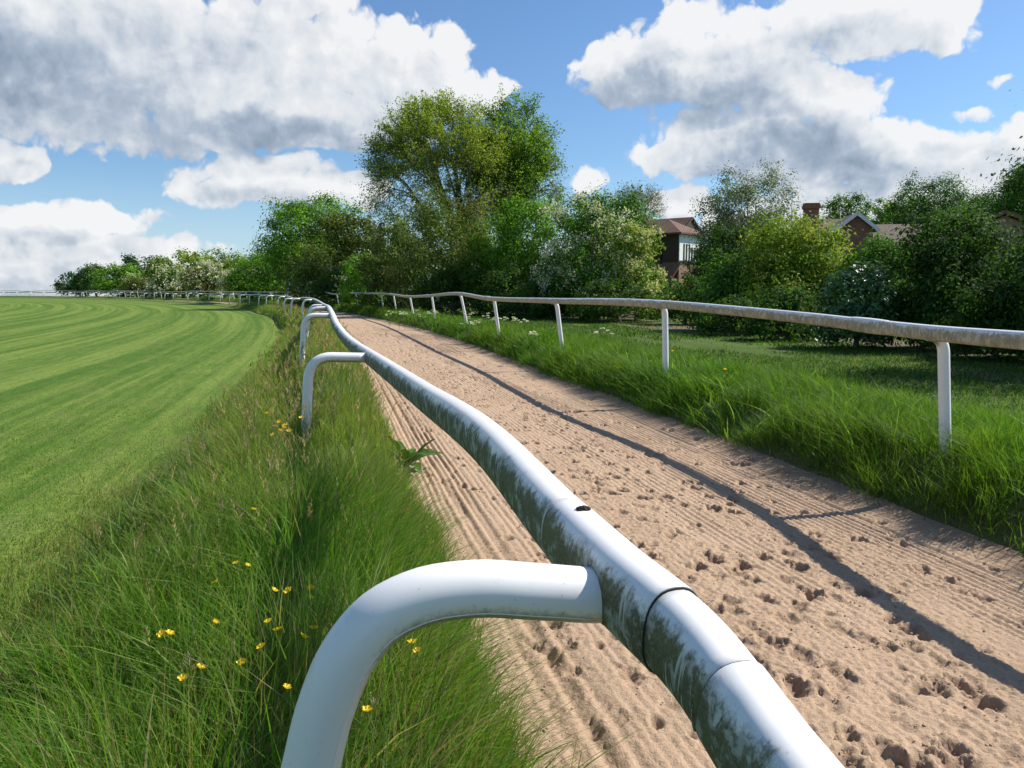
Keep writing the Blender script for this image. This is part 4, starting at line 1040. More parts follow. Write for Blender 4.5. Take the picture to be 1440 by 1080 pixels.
def leafy(name, cat, label, x0, x1, ytop, Y, pal, leaf, lai=3.0, nl=9, style='bush', blossom=0.0, deep=0.85, zbase=None, clump=0.30, group_=None, seed=0, skirt=0.0, mat=None, trunk_r=None, lift=0.0, bl_cols=BLOSSOM):
    rg = np.random.default_rng(seed + 500)
    p = at_y((x0 + x1) / 2, 408, Y); dep = float(np.dot(p - np.array([0, 0, HC]), FW))
    a = (x1 - x0) / F * dep / 2; b = a * deep
    ztop = at_y((x0 + x1) / 2, ytop, Y)[2]
    zb = ground_under(p[0], p[1]) if zbase is None else zbase
    root = empty(name, (p[0], p[1], zb), label, cat, group_)
    z0 = zb + skirt * (ztop - zb)
    area = math.pi * a * (ztop - z0) / 2 * 1.5
    n = int(1.35 * lai * area / (0.31 * leaf * leaf)); n = min(n, 90000)
    P, N, ci, cc, cr = crown_points((p[0], p[1]), a * .98, b, z0, ztop, n, rg, style, clump=clump, seed=seed)
    P[:, 2] = np.maximum(P[:, 2], zb + 0.05 + 0.2 * rg.random(n))
    cols = PAL[pal] if isinstance(pal, str) else pal
    base = pick(rg, len(cc), cols) * rg.uniform(0.82, 1.2, (len(cc), 1))
    C = base[ci] * rg.uniform(0.75, 1.25, (n, 1)) * rg.uniform(0.94, 1.06, (n, 3))
    V, F_ = leaf_quads(P, N, leaf * rg.uniform(0.7, 1.3, n), leaf * 0.62 * rg.uniform(0.7, 1.2, n), rg)
    me = np_mesh('crown', V, F_, 4, col=np.repeat(C, 4, 0)); link('crown', me, root, mat or M_LEAF)
    if blossom > 0:
        nb = int(n * blossom)
        # sprays of blossom lie on the outside of some clumps
        pc_ = rg.random(len(cc)) < 0.62
        cen = np.array([p[0], p[1], z0 * .6 + ztop * .4]); out = cc - cen; out /= np.linalg.norm(out, axis=1)[:, None] + 1e-9
        w = np.where(pc_ & (out[:, 2] > -0.35), cr, 0.0) + 1e-6
        bi = rg.choice(len(cc), nb, p=w / w.sum())
        q = rg.normal(0, 1, (nb, 3)) + out[bi] * 1.1 + np.array([0, 0, .4]); q /= np.linalg.norm(q, axis=1)[:, None]
        Pb = cc[bi] + q * cr[bi][:, None] * rg.uniform(0.85, 1.15, (nb, 1)) * np.array([1, 1, .85])
        ns = max(4, nb // 9); Pb = Pb[rg.integers(0, ns, nb)] + rg.normal(0, leaf * .75, (nb, 3))   # small sprays
        Pb[:, 2] = np.maximum(Pb[:, 2], zb + 0.3)
        V, F_ = leaf_quads(Pb, q * .6 + rg.normal(0, .5, (nb, 3)), leaf * 0.75 * rg.uniform(.6, 1.2, nb), leaf * 0.7 * rg.uniform(.6, 1.2, nb), rg)
        Cb = pick(rg, nb, bl_cols) * rg.uniform(.85, 1.1, (nb, 1))
        link('blossom', np_mesh('blossom', V, F_, 4, col=np.repeat(Cb, 4, 0)), root, M_BLOSSOM)
    tb = Tubes(); tr = trunk_r or max(0.05, 0.035 * a + 0.04)
    kind_tree = cat == 'tree'
    fork = np.array([p[0] + rg.normal(0, .1) * a * .3, p[1], zb + (ztop - zb) * (0.30 if kind_tree else 0.10)])
    base_pt = np.array([p[0], p[1], zb - 0.15])
    tb.add([base_pt, base_pt * .5 + fork * .5 + rg.normal(0, .04, 3) * a, fork], [tr * 1.25, tr, tr * 0.85], 8)
    far_first = rg.permutation(len(cc))[: (26 if a > 2 else 14)]
    for i in far_first:
        e_ = cc[i]; m1 = fork * 0.62 + e_ * 0.38 + np.array([0, 0, 0.10 * (ztop - zb)]) + rg.normal(0, .06, 3) * a; m2 = fork * .25 + e_ * .75 + rg.normal(0, .05, 3) * a
        tb.add([fork, m1, m2, e_], [tr * 0.5, tr * 0.34, tr * 0.2, tr * 0.06], 5)
    link('trunk', tb.mesh('trunk'), root, M_BARK)
    return root

def branching(targets, root_pts, rg, tb, r0, up=0.25, leaf_nodes=None):
    """grow limbs from a root towards many twig ends by splitting the ends into bundles"""
    def rec(pos, dirv, pts, depth):
        n = len(pts); cen = pts.mean(0)
        if n == 1 or depth > 8:
            e_ = pts[0]; mid = pos * .5 + e_ * .5 + dirv * np.linalg.norm(e_ - pos) * .16
            tb.add([pos, mid, e_], [r0 * 1.15, r0 * .8, r0 * .4], 4)
            leaf_nodes.append((e_, (e_ - mid) / (np.linalg.norm(e_ - mid) + 1e-9))); return
        dist = np.linalg.norm(cen - pos)
        step = dist * rg.uniform(0.30, 0.46)
        v = (cen - pos) / (dist + 1e-9) * 0.75 + dirv * 0.5 + np.array([0, 0, up]) + rg.normal(0, .10, 3); v /= np.linalg.norm(v)
        nxt = pos + v * step
        ra = r0 * n ** 0.52
        md = pos + (dirv * .5 + v * .5) * step * .5
        tb.add([pos, md, nxt], [ra * 1.08, ra, ra * .94], 6 if ra > .06 else 4)
        segs.append((pos, nxt, ra))
        k = 3 if (n > 20 and rg.random() < .5) else 2
        ce = pts[rg.choice(n, k, replace=False)]
        for _ in range(4):
            lab = np.argmin(((pts[:, None] - ce[None]) ** 2).sum(-1), 1)
            ce = np.array([pts[lab == j].mean(0) if (lab == j).any() else ce[j] for j in range(k)])
        for j in range(k):
            if (lab == j).any(): rec(nxt, v, pts[lab == j], depth + 1)
    segs = []
    for pos, dirv, pts in root_pts: rec(np.array(pos, float), np.array(dirv, float), pts, 0)
    return segs
def twig_tree(name, label, px, ypx_fork, Y, cpx, ctop, cbot, halfw, n_t, n_tw, tw_len, leaves, leaf, cols, seed, stems=5, depth_ratio=.8, r0=.017, ivy=0, up=.3, ivy_top=None, ivy_cols=None, bend=0.0, leaf_bias=None, cat='tree', group_=None, shell=0.55, ivy_r=0.35):
    rg = np.random.default_rng(seed)
    base = at_y(px, 408, Y); dep = float(np.dot(base - np.array([0, 0, HC]), FW)); m = dep / F
    zb = ground_under(base[0], base[1]); base[2] = zb
    root = empty(name, tuple(base), label, cat, group_)
    cc = at_y(cpx, (ctop + cbot) / 2, Y); rz = (cbot - ctop) * m / 2; rx = halfw * m; ry = rx * depth_ratio
    d = rg.normal(0, 1, (n_t, 3)); d /= np.linalg.norm(d, axis=1)[:, None]
    lowm = d[:, 2] < -0.35; d[lowm, 2] *= -rg.uniform(.2, 1, int(lowm.sum()))
    rr_ = rg.uniform(shell ** 3, 1, n_t) ** (1 / 3)
    tg = cc + d * np.array([rx, ry, rz]) * rr_[:, None] * (1 + 0.14 * (fbm(d[:, 0] * 2.1 + seed, d[:, 2] * 2.1, 3, seed)[:, None] - .5) * 2)
    fork = np.array([base[0] + bend, base[1], at_y(px, ypx_fork, Y)[2]])
    tb = Tubes(); nodes = []
    R = r0 * n_t ** .52 * 1.15
    tb.add([base - [0, 0, .2], base * .5 + fork * .5, fork], [R * 1.35, R * 1.05, R], 10)
    # bundles for the main stems
    ce = tg[rg.choice(n_t, stems, replace=False)]
    for _ in range(6):
        lab = np.argmin(((tg[:, None] - ce[None]) ** 2).sum(-1), 1); ce = np.array([tg[lab == j].mean(0) if (lab == j).any() else ce[j] for j in range(stems)])
    rp = []
    for j in range(stems):
        if (lab == j).any():
            v = ce[j] - fork; v /= np.linalg.norm(v); rp.append((fork, v * .6 + np.array([0, 0, .5]), tg[lab == j]))
    segs = branching(tg, rp, rg, tb, r0, up, nodes)
    Pl, Nl = [], []
    for e_, dv in nodes:
        for q in range(n_tw):
            v = dv * .7 + (e_ - cc) / (np.linalg.norm(e_ - cc) + 1e-9) * .35 + rg.normal(0, .42, 3) + np.array([0, 0, .25]); v /= np.linalg.norm(v)
            l = tw_len * rg.uniform(.5, 1.2); s0 = e_ - dv * rg.uniform(0, .5) * tw_len
            mid = s0 + v * l * .55 + rg.normal(0, .04, 3); end = s0 + v * l + np.array([0, 0, .10 * l])
            tb.add([s0, mid, end], [r0 * .55, r0 * .42, r0 * .22], 3)
            k = leaves if leaf_bias is None else max(0, int(leaves * leaf_bias(end, cc, rx, rz)))
            for u in rg.uniform(.35, 1.08, k):
                Pl.append(s0 * (1 - u) + end * u + rg.normal(0, .085, 3) * (tw_len / .8)); Nl.append(rg.normal(0, 1, 3) + [0, 0, .5])
    link('trunk', tb.mesh('trunk'), root, M_BARK)
    if Pl:
        Pl = np.array(Pl); Nl = np.array(Nl); Nl /= np.linalg.norm(Nl, axis=1)[:, None]; n = len(Pl)
        V, F_ = leaf_quads(Pl, Nl, leaf * rg.uniform(.7, 1.3, n), leaf * .6 * rg.uniform(.7, 1.3, n), rg)
        pat = fbm(Pl[:, 0] * .45 + seed, Pl[:, 2] * .45, 2, seed + 3)
        C = pick(rg, n, cols) * (0.8 + 0.45 * pat)[:, None] * rg.uniform(.8, 1.2, (n, 1))
        link('crown', np_mesh('crown', V, F_, 4, col=np.repeat(C, 4, 0)), root, M_LEAF)
    if ivy:
        Pi, Ni = [], []
        allsegs = [(base, fork, R)] + [s for s in segs if s[2] > .07 and (ivy_top is None or s[0][2] < ivy_top)]
        wl = np.array([np.linalg.norm(b - a) * (ivy_r if i == 0 else ivy_r * .8) for i, (a, b, r) in enumerate(allsegs)])
        idx = rg.choice(len(allsegs), ivy, p=wl / wl.sum())
        A = np.array([allsegs[i][0] for i in idx]); B = np.array([allsegs[i][1] for i in idx]); u = rg.random((ivy, 1))
        q = rg.normal(0, 1, (ivy, 3)); q[:, 2] *= .5; q /= np.linalg.norm(q, axis=1)[:, None]
        Rr = np.array([allsegs[i][2] for i in idx])[:, None]
        lumps = fbm(A[:, 0] * 3 + u[:, 0] * 4, A[:, 2] * 2 + u[:, 0] * 5, 3, seed + 9)[:, None]
        P = A * (1 - u) + B * u + q * (Rr + ivy_r * rg.uniform(.2, 1, (ivy, 1)) * (0.35 + 1.3 * lumps))
        V, F_ = leaf_quads(P, q + rg.normal(0, .4, (ivy, 3)), .20 * rg.uniform(.7, 1.3, ivy), .16 * rg.uniform(.7, 1.3, ivy), rg)
        C = pick(rg, ivy, ivy_cols or PAL['dark'] + PAL['mid']) * rg.uniform(.75, 1.25, (ivy, 1))
        link('ivy', np_mesh('ivy', V, F_, 4, col=np.repeat(C, 4, 0)), root, M_GLOSSY_LEAF)
    return root

FAN = [(.27, .35, .045), (.21, .31, .040), (.33, .37, .06), (.17, .27, .035)]
twig_tree('fan_tree', 'tallest tree, fan-shaped with bare-looking branches and sparse yellowish young leaves', 652, 375, 73, 618, 150, 385, 100, 640, 9, 1.4, 14, .18, FAN, 21, stems=9, ivy=4600, ivy_top=10, ivy_r=.5, r0=.0147, up=.28, shell=.62,
          leaf_bias=lambda e_, c, rx, rz: .30 + .95 * max(0.0, (e_[2] - c[2]) / rz))
twig_tree('ivy_clad_tree', 'tall fresh green tree with an ivy-covered trunk, right beside the fan-shaped tree', 714, 352, 75, 726, 147, 400, 68, 330, 9, 1.45, 15, .22, [(.15, .28, .032), (.20, .32, .040), (.13, .25, .03)], 22, stems=5, ivy=8000, ivy_top=12.0, r0=.02, up=.4, shell=.35, ivy_r=1.0,
          leaf_bias=lambda e_, c, rx, rz: max(0.05, 1.05 - 1.25 * max(0, ((e_[0] - c[0]) / rx - .25))))
twig_tree('bare_branched_tree', 'small round tree of pale bare twigs behind the brick house', 898, 330, 95, 898, 262, 330, 38, 150, 8, 1.1, 3, .16, [(.15, .17, .07), (.20, .20, .12)], 23, stems=7, r0=.016, up=.35, shell=.55)

L_ = leafy
# nearest first: the hedge on the right
L_('laurel_bush', 'bush', 'dark glossy laurel bush at the hedge foot, catching bright glints', 1150, 1262, 372, 17.5, 'deep', .11, 4.2, 9, mat=M_GLOSSY_LEAF, seed=1)
L_('dark_bush', 'bush', 'big dark green bush at the right end of the hedge, under the farthest-right roof', 1255, 1440, 297, 16.5, 'dark', .10, 5.0, 12, seed=2, clump=.26)
L_('dark_bush', 'bush', 'dark bush cut by the right edge of the view, below the tall dark trees', 1400, 1600, 318, 13.5, 'dark', .10, 4.0, 12, seed=3, clump=.26)
L_('dark_bush', 'bush', 'very dark low bush at the right border, with bare soil at its foot', 1330, 1480, 395, 14.0, 'dark', .09, 4.4, 9, seed=4)
L_('border_tree', 'tree', 'bushy tree just beyond the right border, its twig tips entering the sky', 1458, 1800, 50, 11.5, 'dark', .09, 3.0, 10, style='bush', seed=90)
L_('broad_bush', 'bush', 'broad yellow-green bush in front of the chimney of the low house', 1030, 1200, 303, 25, 'yellow', .12, 4.8, 12, seed=5, clump=.26)
L_('broad_bush', 'bush', 'mid-green bush below the white-edged gable', 1172, 1292, 332, 22.5, 'mid', .11, 4.8, 10, seed=6)
L_('green_bush', 'bush', 'leafy mid-green bush in front of the grey-leaved tree', 968, 1095, 352, 26, 'mid', .12, 4.4, 10, seed=7)
L_('green_bush', 'bush', 'dark green low bush at the middle of the hedge foot', 1050, 1170, 405, 20.5, 'dark', .11, 4.4, 9, seed=8)
L_('green_bush', 'bush', 'small dark bush right of the white-blossomed hawthorn, under the brick house', 925, 1010, 388, 31, 'dark', .13, 3.2, 8, seed=9, blossom=.012, bl_cols=[(.65, .55, .05)])
L_('green_bush', 'bush', 'low dark hedge bush left of the glossy laurel', 985, 1075, 418, 23, 'dark', .11, 3.0, 8, seed=10)
L_('green_bush', 'bush', 'low pale-flecked bush in front of the brick house wall', 898, 968, 392, 40, 'mid', .14, 3.0, 8, seed=11, blossom=.05, bl_cols=[(.45, .35, .5), (.6, .6, .5)])
# hawthorn and its neighbours
L_('hawthorn', 'tree', 'large hawthorn covered in white blossom, left of the brick house', 762, 905, 285, 38, 'mid', .135, 3.0, 12, seed=12, blossom=.34, clump=.25)
L_('hawthorn', 'tree', 'yellowish blossoming hawthorn against the left side of the brick house', 858, 932, 318, 36, 'yellow', .135, 2.8, 9, seed=13, blossom=.34, bl_cols=[(.50, .52, .22), (.6, .6, .36)])
L_('dark_tree', 'tree', 'dark green round-topped tree behind the white-blossomed hawthorn', 792, 915, 268, 43, 'mid', .15, 3.0, 10, seed=14, skirt=.2, style='tree')
L_('bright_bush', 'bush', 'bright fresh green bushy tree at the foot of the ivy-covered trunk', 680, 800, 278, 45, 'bright', .15, 3.2, 11, seed=15, clump=.28)
L_('dark_tree', 'tree', 'leafy tree filling the space behind the trunks of the two tallest trees', 575, 760, 296, 84, 'mid', .24, 3.2, 10, seed=91)
L_('bright_bush', 'bush', 'small bright yellow-green bush in front of the fan-shaped tree', 645, 705, 330, 46, [(.11, .21, .02), (.14, .24, .03)], .14, 2.6, 7, seed=16)
L_('dark_bush', 'bush', 'dark shaded bush below the bright bushy tree', 670, 800, 372, 42, 'dark', .15, 3.0, 9, seed=17)
L_('dark_bush', 'bush', 'dark bush with a few white sprays below the fan-shaped tree', 580, 690, 372, 46, 'dark', .15, 3.0, 9, seed=18, blossom=.03)
L_('dark_bush', 'bush', 'low dark bush along the path at the foot of the white-blossomed hawthorn', 800, 935, 392, 34, 'dark', .13, 3.4, 9, seed=33, blossom=.006)
L_('dark_bush', 'bush', 'low shadowy bush along the path left of the white-blossomed hawthorn', 700, 810, 396, 39, 'dark', .14, 3.4, 9, seed=34)
L_('olive_bush', 'bush', 'brownish olive thicket round the trunk of the fan-shaped tree', 548, 700, 272, 49.5, 'olive', .15, 2.4, 10, seed=19, clump=.26)
L_('olive_bush', 'bush', 'brown-green scrub on the left below the fan-shaped tree', 505, 600, 300, 56, 'olive', .17, 2.6, 10, seed=20, clump=.26)
L_('dark_bush', 'bush', 'deep green bush beside the far bend of the brown-stained rail', 540, 620, 365, 54, 'dark', .16, 3.0, 8, seed=21)
L_('green_bush', 'bush', 'fresh green bush with a white spray at the bend of the rail', 478, 545, 358, 60, 'bright', .17, 3.0, 8, seed=22, blossom=.012)
# middle distance
L_('rounded_tree', 'tree', 'rounded tall green tree, left of the fan-shaped tree', 366, 512, 272, 100, PAL['bright'] + PAL['mid'], .30, 3.0, 13, style='tree', seed=23, clump=.24, skirt=.1)
L_('olive_tree', 'tree', 'olive round-crowned tree in front of the rounded tall green tree', 436, 545, 300, 82, [(.095, .14, .026), (.12, .15, .034), (.08, .11, .024)], .26, 2.6, 11, style='tree', seed=24, clump=.24, skirt=.05)
L_('scrub_bush', 'bush', 'dull brown-green scrub below the rounded tall tree', 392, 480, 345, 78, 'olive', .24, 3.0, 9, seed=25, blossom=.03)
L_('scrub_bush', 'bush', 'dark scrub at the rail below the olive round-crowned tree', 440, 520, 372, 70, 'dark', .20, 3.0, 9, seed=26, blossom=.02)
L_('pale_hawthorn', 'tree', 'round hawthorn white all over with blossom, rightmost of the pale ones by the far rail', 320, 386, 375, 125, 'mid', .34, 2.6, 9, seed=27, blossom=1.1)
L_('pale_hawthorn', 'tree', 'dusty pale hawthorn, middle of the pale ones by the far rail', 254, 322, 371, 140, 'olive', .36, 2.8, 9, seed=28, blossom=.55)
L_('pale_hawthorn', 'tree', 'pale hawthorn leftmost of the blossoming ones by the far rail', 212, 262, 376, 148, 'mid', .36, 2.8, 8, seed=29, blossom=.6)
L_('low_scrub', 'bush', 'low pale scrub left of the pale hawthorns', 170, 216, 388, 165, 'olive', .38, 2.8, 7, seed=30, blossom=.12)
L_('small_pale_bush', 'bush', 'low pale bush just above the far bend of the rail', 405, 450, 402, 92, 'olive', .24, 2.6, 7, seed=31, blossom=.5)
for i, (x0, x1, yt, Y, pal, lab) in enumerate([
    (330, 400, 358, 122, 'bright', 'fresh green tree left of the rounded tall tree'),
    (285, 345, 352, 150, 'yellow', 'yellow-green tree above the middle pale hawthorn'),
    (245, 300, 352, 168, 'yellow', 'yellowish tree with a thin top above the leftmost pale hawthorn'),
    (215, 265, 360, 172, 'yellow', 'mid green tree between the yellowish tree and the dark wood'),
    (176, 232, 359, 182, 'deep', 'dark broad tree behind the round green tree at the far left'),
    (142, 192, 371, 178, 'bright', 'round green tree at the far left, in front of dark ones'),
    (112, 160, 371, 190, 'deep', 'dark tree behind the round green tree at the far left'),
    (86, 124, 382, 196, 'deep', 'outermost dark tree at the left end of the wood'),
    (355, 440, 338, 130, 'mid', 'green tree just left behind the rounded tall tree'),
    (520, 600, 318, 66, 'olive', 'olive tree half hidden behind the left of the fan-shaped tree'),
    (500, 560, 345, 75, 'dark', 'dark tree behind the fresh bush at the rail bend')]):
    x0, x1 = x0 - (x1 - x0) * .14, x1 + (x1 - x0) * .14
    L_('distant_tree' if Y > 100 else 'dark_tree', 'tree', lab, x0, x1, yt, Y, pal, .0028 * Y, 3.4, 9, style='bush', seed=40 + i, clump=.25, group_='trees along the far side of the course')
# behind the houses
L_('grey_leaved_tree', 'tree', 'tall loose grey-green tree right of the brick house', 984, 1128, 236, 60, 'grey', .17, 3.0, 15, style='loose', seed=60, clump=.26, skirt=.12)
L_('dark_tree', 'tree', 'dark tree under the grey-leaved tree', 975, 1060, 318, 52, 'dark', .17, 3.0, 9, seed=61)
L_('dark_tree', 'tree', 'dark green tree between the brick house and the grey-leaved tree', 962, 1030, 335, 66, 'deep', .19, 3.0, 8, seed=62)
for i, (x0, x1, yt, Y, pal, lab) in enumerate([
    (1140, 1225, 276, 66, 'mid', 'green tree behind the brick chimney'),
    (1195, 1262, 282, 60, 'bright', 'lighter green tree behind the white-edged gable'),
    (1225, 1310, 270, 62, 'mid', 'mid green tree right of the white-edged gable'),
    (1255, 1375, 249, 58, 'deep', 'dark rounded tree behind the low brown roof'),
    (1330, 1450, 258, 46, 'deep', 'dark tree above the farthest-right roof'),
    (1380, 1500, 228, 42, 'mid', 'tallest tree at the right border, with ragged top'),
    (1290, 1390, 290, 40, 'mid', 'low green tree in front of the dark rounded tree'),
    (1455, 1640, 215, 36, 'deep', 'tall tree beyond the right border of the view')]):
    L_('background_tree', 'tree', lab, x0, x1, yt, Y, pal, .0030 * Y, 3.0, 10, style='tree', seed=70 + i, clump=.28, group_='trees behind the houses')

# ------------------------------------------------------------------ houses
def brick_mat(name, a, b, mortar):
    m, t, bs = material(name); co = obj_co(t)
    sp_ = t.node('ShaderNodeSeparateXYZ'); t.set(sp_.inputs[0], co)
    cv_ = t.node('ShaderNodeCombineXYZ'); t.set(cv_.inputs[0], t.m('ADD', sp_.outputs[0], sp_.outputs[1])); t.set(cv_.inputs[1], sp_.outputs[2])
    br = t.node('ShaderNodeTexBrick'); t.l.new(cv_.outputs[0], br.inputs[0])
    br.inputs['Color1'].default_value = (*a, 1); br.inputs['Color2'].default_value = (*b, 1); br.inputs['Mortar'].default_value = (*mortar, 1)
    br.inputs['Scale'].default_value = 1.0; br.inputs['Brick Width'].default_value = 0.23; br.inputs['Row Height'].default_value = 0.075; br.inputs['Mortar Size'].default_value = 0.010
    c = t.mix(t.m('MULTIPLY', t.step(.4, .7, t.noise(co, 1.1, 4)), .45), br.outputs[0], (a[0] * .5, a[1] * .5, a[2] * .5, 1))
    t.set(bs.inputs['Base Color'], c); bs.inputs['Roughness'].default_value = .9
    return m
def tile_mat(name, a, b, moss):
    m, t, bs = material(name); co = obj_co(t)
    sp_ = t.node('ShaderNodeSeparateXYZ'); t.set(sp_.inputs[0], co)
    cv_ = t.node('ShaderNodeCombineXYZ'); t.set(cv_.inputs[0], t.m('ADD', sp_.outputs[0], t.m('MULTIPLY', sp_.outputs[1], .37))); t.set(cv_.inputs[1], sp_.outputs[2])
    br = t.node('ShaderNodeTexBrick'); t.l.new(cv_.outputs[0], br.inputs[0])
    br.inputs['Color1'].default_value = (*a, 1); br.inputs['Color2'].default_value = (*b, 1); br.inputs['Mortar'].default_value = (a[0] * .3, a[1] * .3, a[2] * .3, 1)
    br.inputs['Scale'].default_value = 1.0; br.inputs['Brick Width'].default_value = 0.17; br.inputs['Row Height'].default_value = 0.09; br.inputs['Mortar Size'].default_value = 0.012
    c = t.mix(t.m('MULTIPLY', t.step(.5, .7, t.noise(co, .9, 5, .65)), .7), br.outputs[0], (*moss, 1))
    t.set(bs.inputs['Base Color'], c); bs.inputs['Roughness'].default_value = .85
    t.set(bs.inputs['Normal'], t.bump(br.outputs[1], .6, -.02))
    return m
M_BRICK = brick_mat('house_brick', (.24, .12, .07), (.30, .16, .09), (.28, .24, .19))
M_RED = brick_mat('red_brick', (.26, .10, .06), (.33, .14, .08), (.26, .2, .16))
M_HUNG = tile_mat('hung_tile', (.085, .050, .036), (.11, .062, .042), (.07, .05, .04))
M_TILE = tile_mat('roof_tile', (.15, .075, .05), (.19, .095, .06), (.20, .13, .05))
M_TILE2 = tile_mat('brown_roof_tile', (.15, .105, .085), (.18, .13, .10), (.13, .115, .07))
M_WHITE = simple('white_render', (.80, .80, .77), .7, 6, .05)
M_BLACK = simple('black_timber', (.025, .022, .02), .6)
M_GLASS = simple('dark_glass', (.03, .04, .05), .08, 2, .2, 0, .6)
def part(name, mb, mat, root): return link(name, mb.mesh(name), root, mat, keep=False)
def hip(mb, x0, x1, y0, y1, ze, zr, inset0, inset1, th=.16):
    ym = (y0 + y1) / 2; a, b = x0 + inset0, x1 - inset1
    V = [(x0, y0, ze), (x1, y0, ze), (x1, y1, ze), (x0, y1, ze), (a, ym, zr), (b, ym, zr), (x0, y0, ze - th), (x1, y0, ze - th), (x1, y1, ze - th), (x0, y1, ze - th)]
    mb.add(V, [(0, 1, 5, 4), (1, 2, 5), (2, 3, 4, 5), (3, 0, 4), (6, 9, 8, 7), (0, 6, 7, 1), (1, 7, 8, 2), (2, 8, 9, 3), (3, 9, 6, 0)])
c = at_y(954, 408, 75); rzh = rad(-54)
house = empty('brick_house', (c[0], c[1], 0.2), 'brown brick house with tiled roofs and one black-and-white timbered end', 'house', rz=rzh)
mb = MB(); mb.box(-9.5, 0, 0, 4.1, -.3, 4.1); mb.box(-6.5, -2.2, 4.1, 8, -.3, 7.4); mb.box(-13, -8, 8, 12.4, -.3, 7.6); mb.prism([(4.1, 7.4), (8, 7.4), (6.05, 8.75)], 'x', -6.3, -2.25); part('wall', mb, M_BRICK, house)
mb = MB(); mb.box(-9.5, -.02, -.12, 4.0, 4.1, 6.78); part('tile_hung_storey', mb, M_HUNG, house)
mb = MB(); hip(mb, -10, .5, -.6, 4.7, 6.95, 8.5, 2.6, 3.0); rf = part('roof', mb, M_TILE, house)
mb = MB(); V = [(-6.8, 3.9, 7.32), (-6.8, 6.05, 8.95), (-1.95, 3.9, 7.32), (-1.95, 6.05, 8.95), (-6.8, 8.3, 7.32), (-1.95, 8.3, 7.32)]
mb.add(V + [(x, y, z - .14) for x, y, z in V], [(0, 2, 3, 1), (1, 3, 5, 4), (6, 7, 9, 8), (7, 10, 11, 9), (0, 6, 8, 2), (4, 5, 11, 10), (2, 8, 9, 3), (3, 9, 11, 5), (0, 1, 7, 6), (1, 4, 10, 7)]); part('roof', mb, M_TILE, house)
mb = MB(); hip(mb, -13.4, -7.6, 7.6, 12.8, 7.6, 10.0, 2.7, 2.7); part('roof', mb, M_TILE, house)
mb = MB(); mb.add([(-7, -.12, 4.1), (.35, -.12, 4.1), (.05, -1.35, 2.6), (-7, -1.35, 2.6), (-7, -.12, 3.95), (.35, -.12, 3.95), (.05, -1.35, 2.45), (-7, -1.35, 2.45)], [(0, 3, 2, 1), (4, 5, 6, 7), (0, 1, 5, 4), (1, 2, 6, 5), (2, 3, 7, 6), (3, 0, 4, 7)]); part('lean_to_roof', mb, tile_mat('orange_tile', (.27, .125, .075), (.32, .15, .09), (.24, .14, .06)), house)
mb = MB(); mb.box(-7, -.1, -1.2, 0, -.3, 2.5); part('porch_wall', mb, M_BRICK, house)
mb = MB(); mb.box(0, .08, -.10, 4.05, 4.1, 6.78); pn = part('white_panel', mb, M_WHITE, house)
for yy in (.75, 1.25, 1.8, 2.3, 2.85, 3.4):
    mb = MB(); mb.box(.08, .12, yy - .11, yy + .11, 4.28, 5.9 - .3 * (yy > 2)); part('timber_stud', mb, M_BLACK, pn)
mb = MB(); mb.box(.08, .125, -.05, 4.0, 4.1, 4.26); part('timber_sill', mb, M_BLACK, pn)
mb = MB(); mb.box(0, .25, 4.05, 4.32, -.3, 6.3); part('white_corner_post', mb, M_WHITE, house)
mb = MB(); mb.prism([(4.12, 7.35), (7.98, 7.35), (6.05, 8.7)], 'x', -2.2, -2.12); mb.box(-2.2, -2.12, 5.2, 8, 5.6, 7.35); part('gable_end', mb, M_HUNG, house)
mb = MB(); mb.beam((-2.0, 3.75, 7.22), (-2.0, 6.05, 8.86), .06, .2); mb.beam((-2.0, 6.05, 8.86), (-2.0, 8.35, 7.22), .06, .2); part('bargeboard', mb, M_BLACK, house)
mb = MB(); mb.box(-1.95, -1.83, -.26, -.14, 2.6, 6.75); part('downpipe', mb, M_BLACK, house)
w = MB(); w.box(-6.2, -4.9, -.17, -.10, 4.6, 6.0); wo_ = part('window', w, M_WHITE, house); g_ = MB(); g_.box(-6.1, -5.58, -.19, -.165, 4.7, 5.9); g_.box(-5.52, -5.0, -.19, -.165, 4.7, 5.9); part('pane', g_, M_GLASS, wo_)

c = at_y(1199, 408, 46)
low = empty('low_house', (c[0], c[1], 0.2), 'low brick house with chimney and a white-edged gable showing above the hedge', 'house', rz=rad(-22))
mb = MB(); mb.box(-1.05, 1.05, 0, 5.5, -.3, 5.2); mb.prism([(-1.05, 5.2), (1.05, 5.2), (0, 6.0)], 'y', 0, 5.5); part('wall', mb, M_RED, low)
mb = MB(); mb.box(1.06, 7.2, 1.0, 6, -.3, 4.3); mb.box(-3.6, -1.06, 1.5, 6.5, -.3, 4.7); part('side_wall', mb, M_BRICK, low)
mb = MB()
for sg in (-1, 1): mb.add([(0, -.30, 6.20), (sg * 1.32, -.30, 5.15), (sg * 1.32, 5.5, 5.15), (0, 5.5, 6.20), (0, -.30, 6.08), (sg * 1.32, -.30, 5.03), (sg * 1.32, 5.5, 5.03), (0, 5.5, 6.08)], [(0, 1, 2, 3), (4, 7, 6, 5), (0, 4, 5, 1), (1, 5, 6, 2), (2, 6, 7, 3)])
part('gable_roof', mb, M_TILE2, low)
mb = MB(); mb.beam((0, -.34, 6.13), (-1.34, -.34, 5.06), .05, .2); mb.beam((0, -.34, 6.13), (1.34, -.34, 5.06), .05, .2); part('bargeboard', mb, M_WHITE, low)
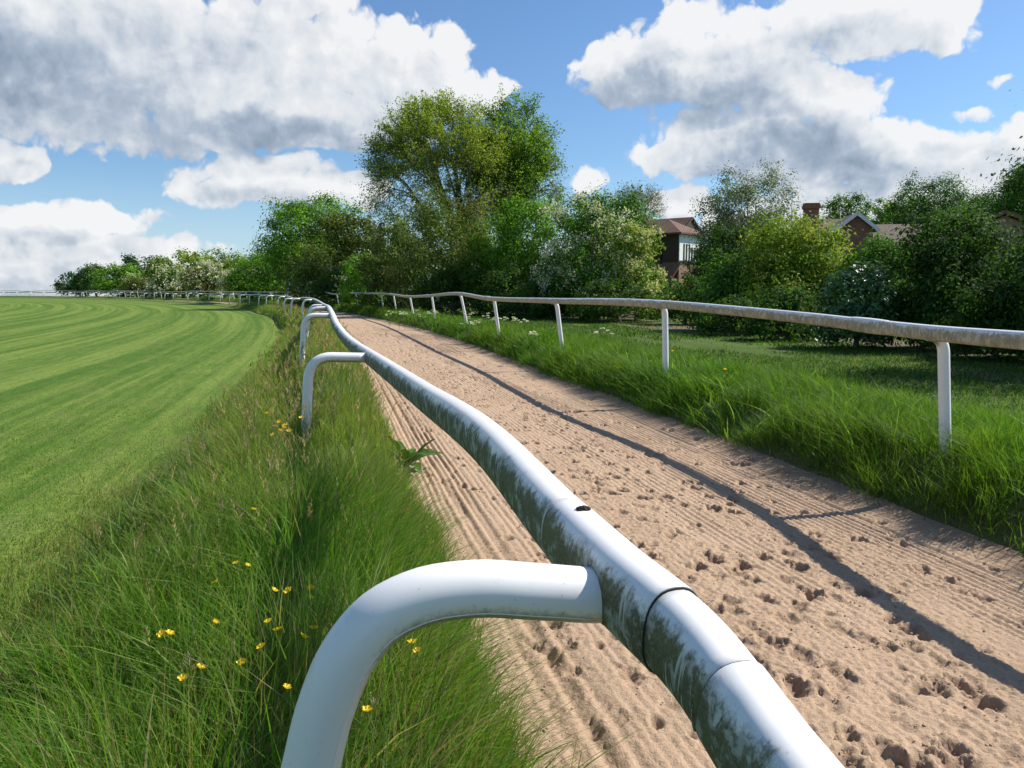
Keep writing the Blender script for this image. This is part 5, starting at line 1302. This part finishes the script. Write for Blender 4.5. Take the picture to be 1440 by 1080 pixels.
mb = MB(); hip(mb, .9, 7.0, .6, 6.4, 4.3, 5.72, .4, 2.2); part('roof', mb, M_TILE2, low)
mb = MB(); hip(mb, -3.9, .2, 1.1, 6.9, 4.7, 6.15, 1.2, .3); rf = part('roof', mb, M_TILE2, low)
mb = MB(); mb.box(-2.6, -1.72, 2.6, 3.4, 5.0, 6.75); ch = part('chimney', mb, M_RED, rf)
mb = MB(); mb.box(-2.67, -1.65, 2.53, 3.47, 6.75, 6.98); mb.box(-2.63, -1.69, 2.57, 3.43, 6.98, 7.10); part('chimney_cap', mb, simple('clay', (.30, .13, .06), .9, 8), rf)
mb = MB(); mb.beam((-3.3, 3.6, 5.4), (-3.3, 3.6, 8.0), .035, .035); mb.beam((-3.6, 3.6, 7.9), (-3.0, 3.6, 7.9), .03, .03); mb.beam((-3.5, 3.6, 7.6), (-3.1, 3.6, 7.6), .03, .03); part('aerial', mb, M_METAL, rf)

c = at_y(1402, 408, 31)
cot = empty('brown_gabled_house', (c[0], c[1], -0.15), 'house with a brown gable half hidden by the bushes at the right border', 'house', rz=rad(-38))
mb = MB(); mb.box(-3, 3.2, 0, 6, -.3, 3.6); mb.prism([(-3, 3.6), (3.2, 3.6), (.1, 5.0)], 'y', 0, 6); part('wall', mb, brick_mat('buff_brick', (.26, .19, .12), (.30, .22, .15), (.26, .22, .18)), cot)
mb = MB()
for sg in (-1, 1): mb.add([(.1, -.3, 5.22), (.1 + sg * 3.6, -.3, 3.6), (.1 + sg * 3.6, 6.3, 3.6), (.1, 6.3, 5.22), (.1, -.3, 5.08), (.1 + sg * 3.6, -.3, 3.46), (.1 + sg * 3.6, 6.3, 3.46), (.1, 6.3, 5.08)], [(0, 1, 2, 3), (4, 7, 6, 5), (0, 4, 5, 1), (1, 5, 6, 2), (2, 6, 7, 3)])
part('roof', mb, M_TILE, cot)
mb = MB(); mb.beam((.1, -.33, 5.14), (-3.5, -.33, 3.52), .04, .16); mb.beam((.1, -.33, 5.14), (3.7, -.33, 3.52), .04, .16); part('bargeboard', mb, simple('brown_timber', (.16, .10, .06), .7), cot)
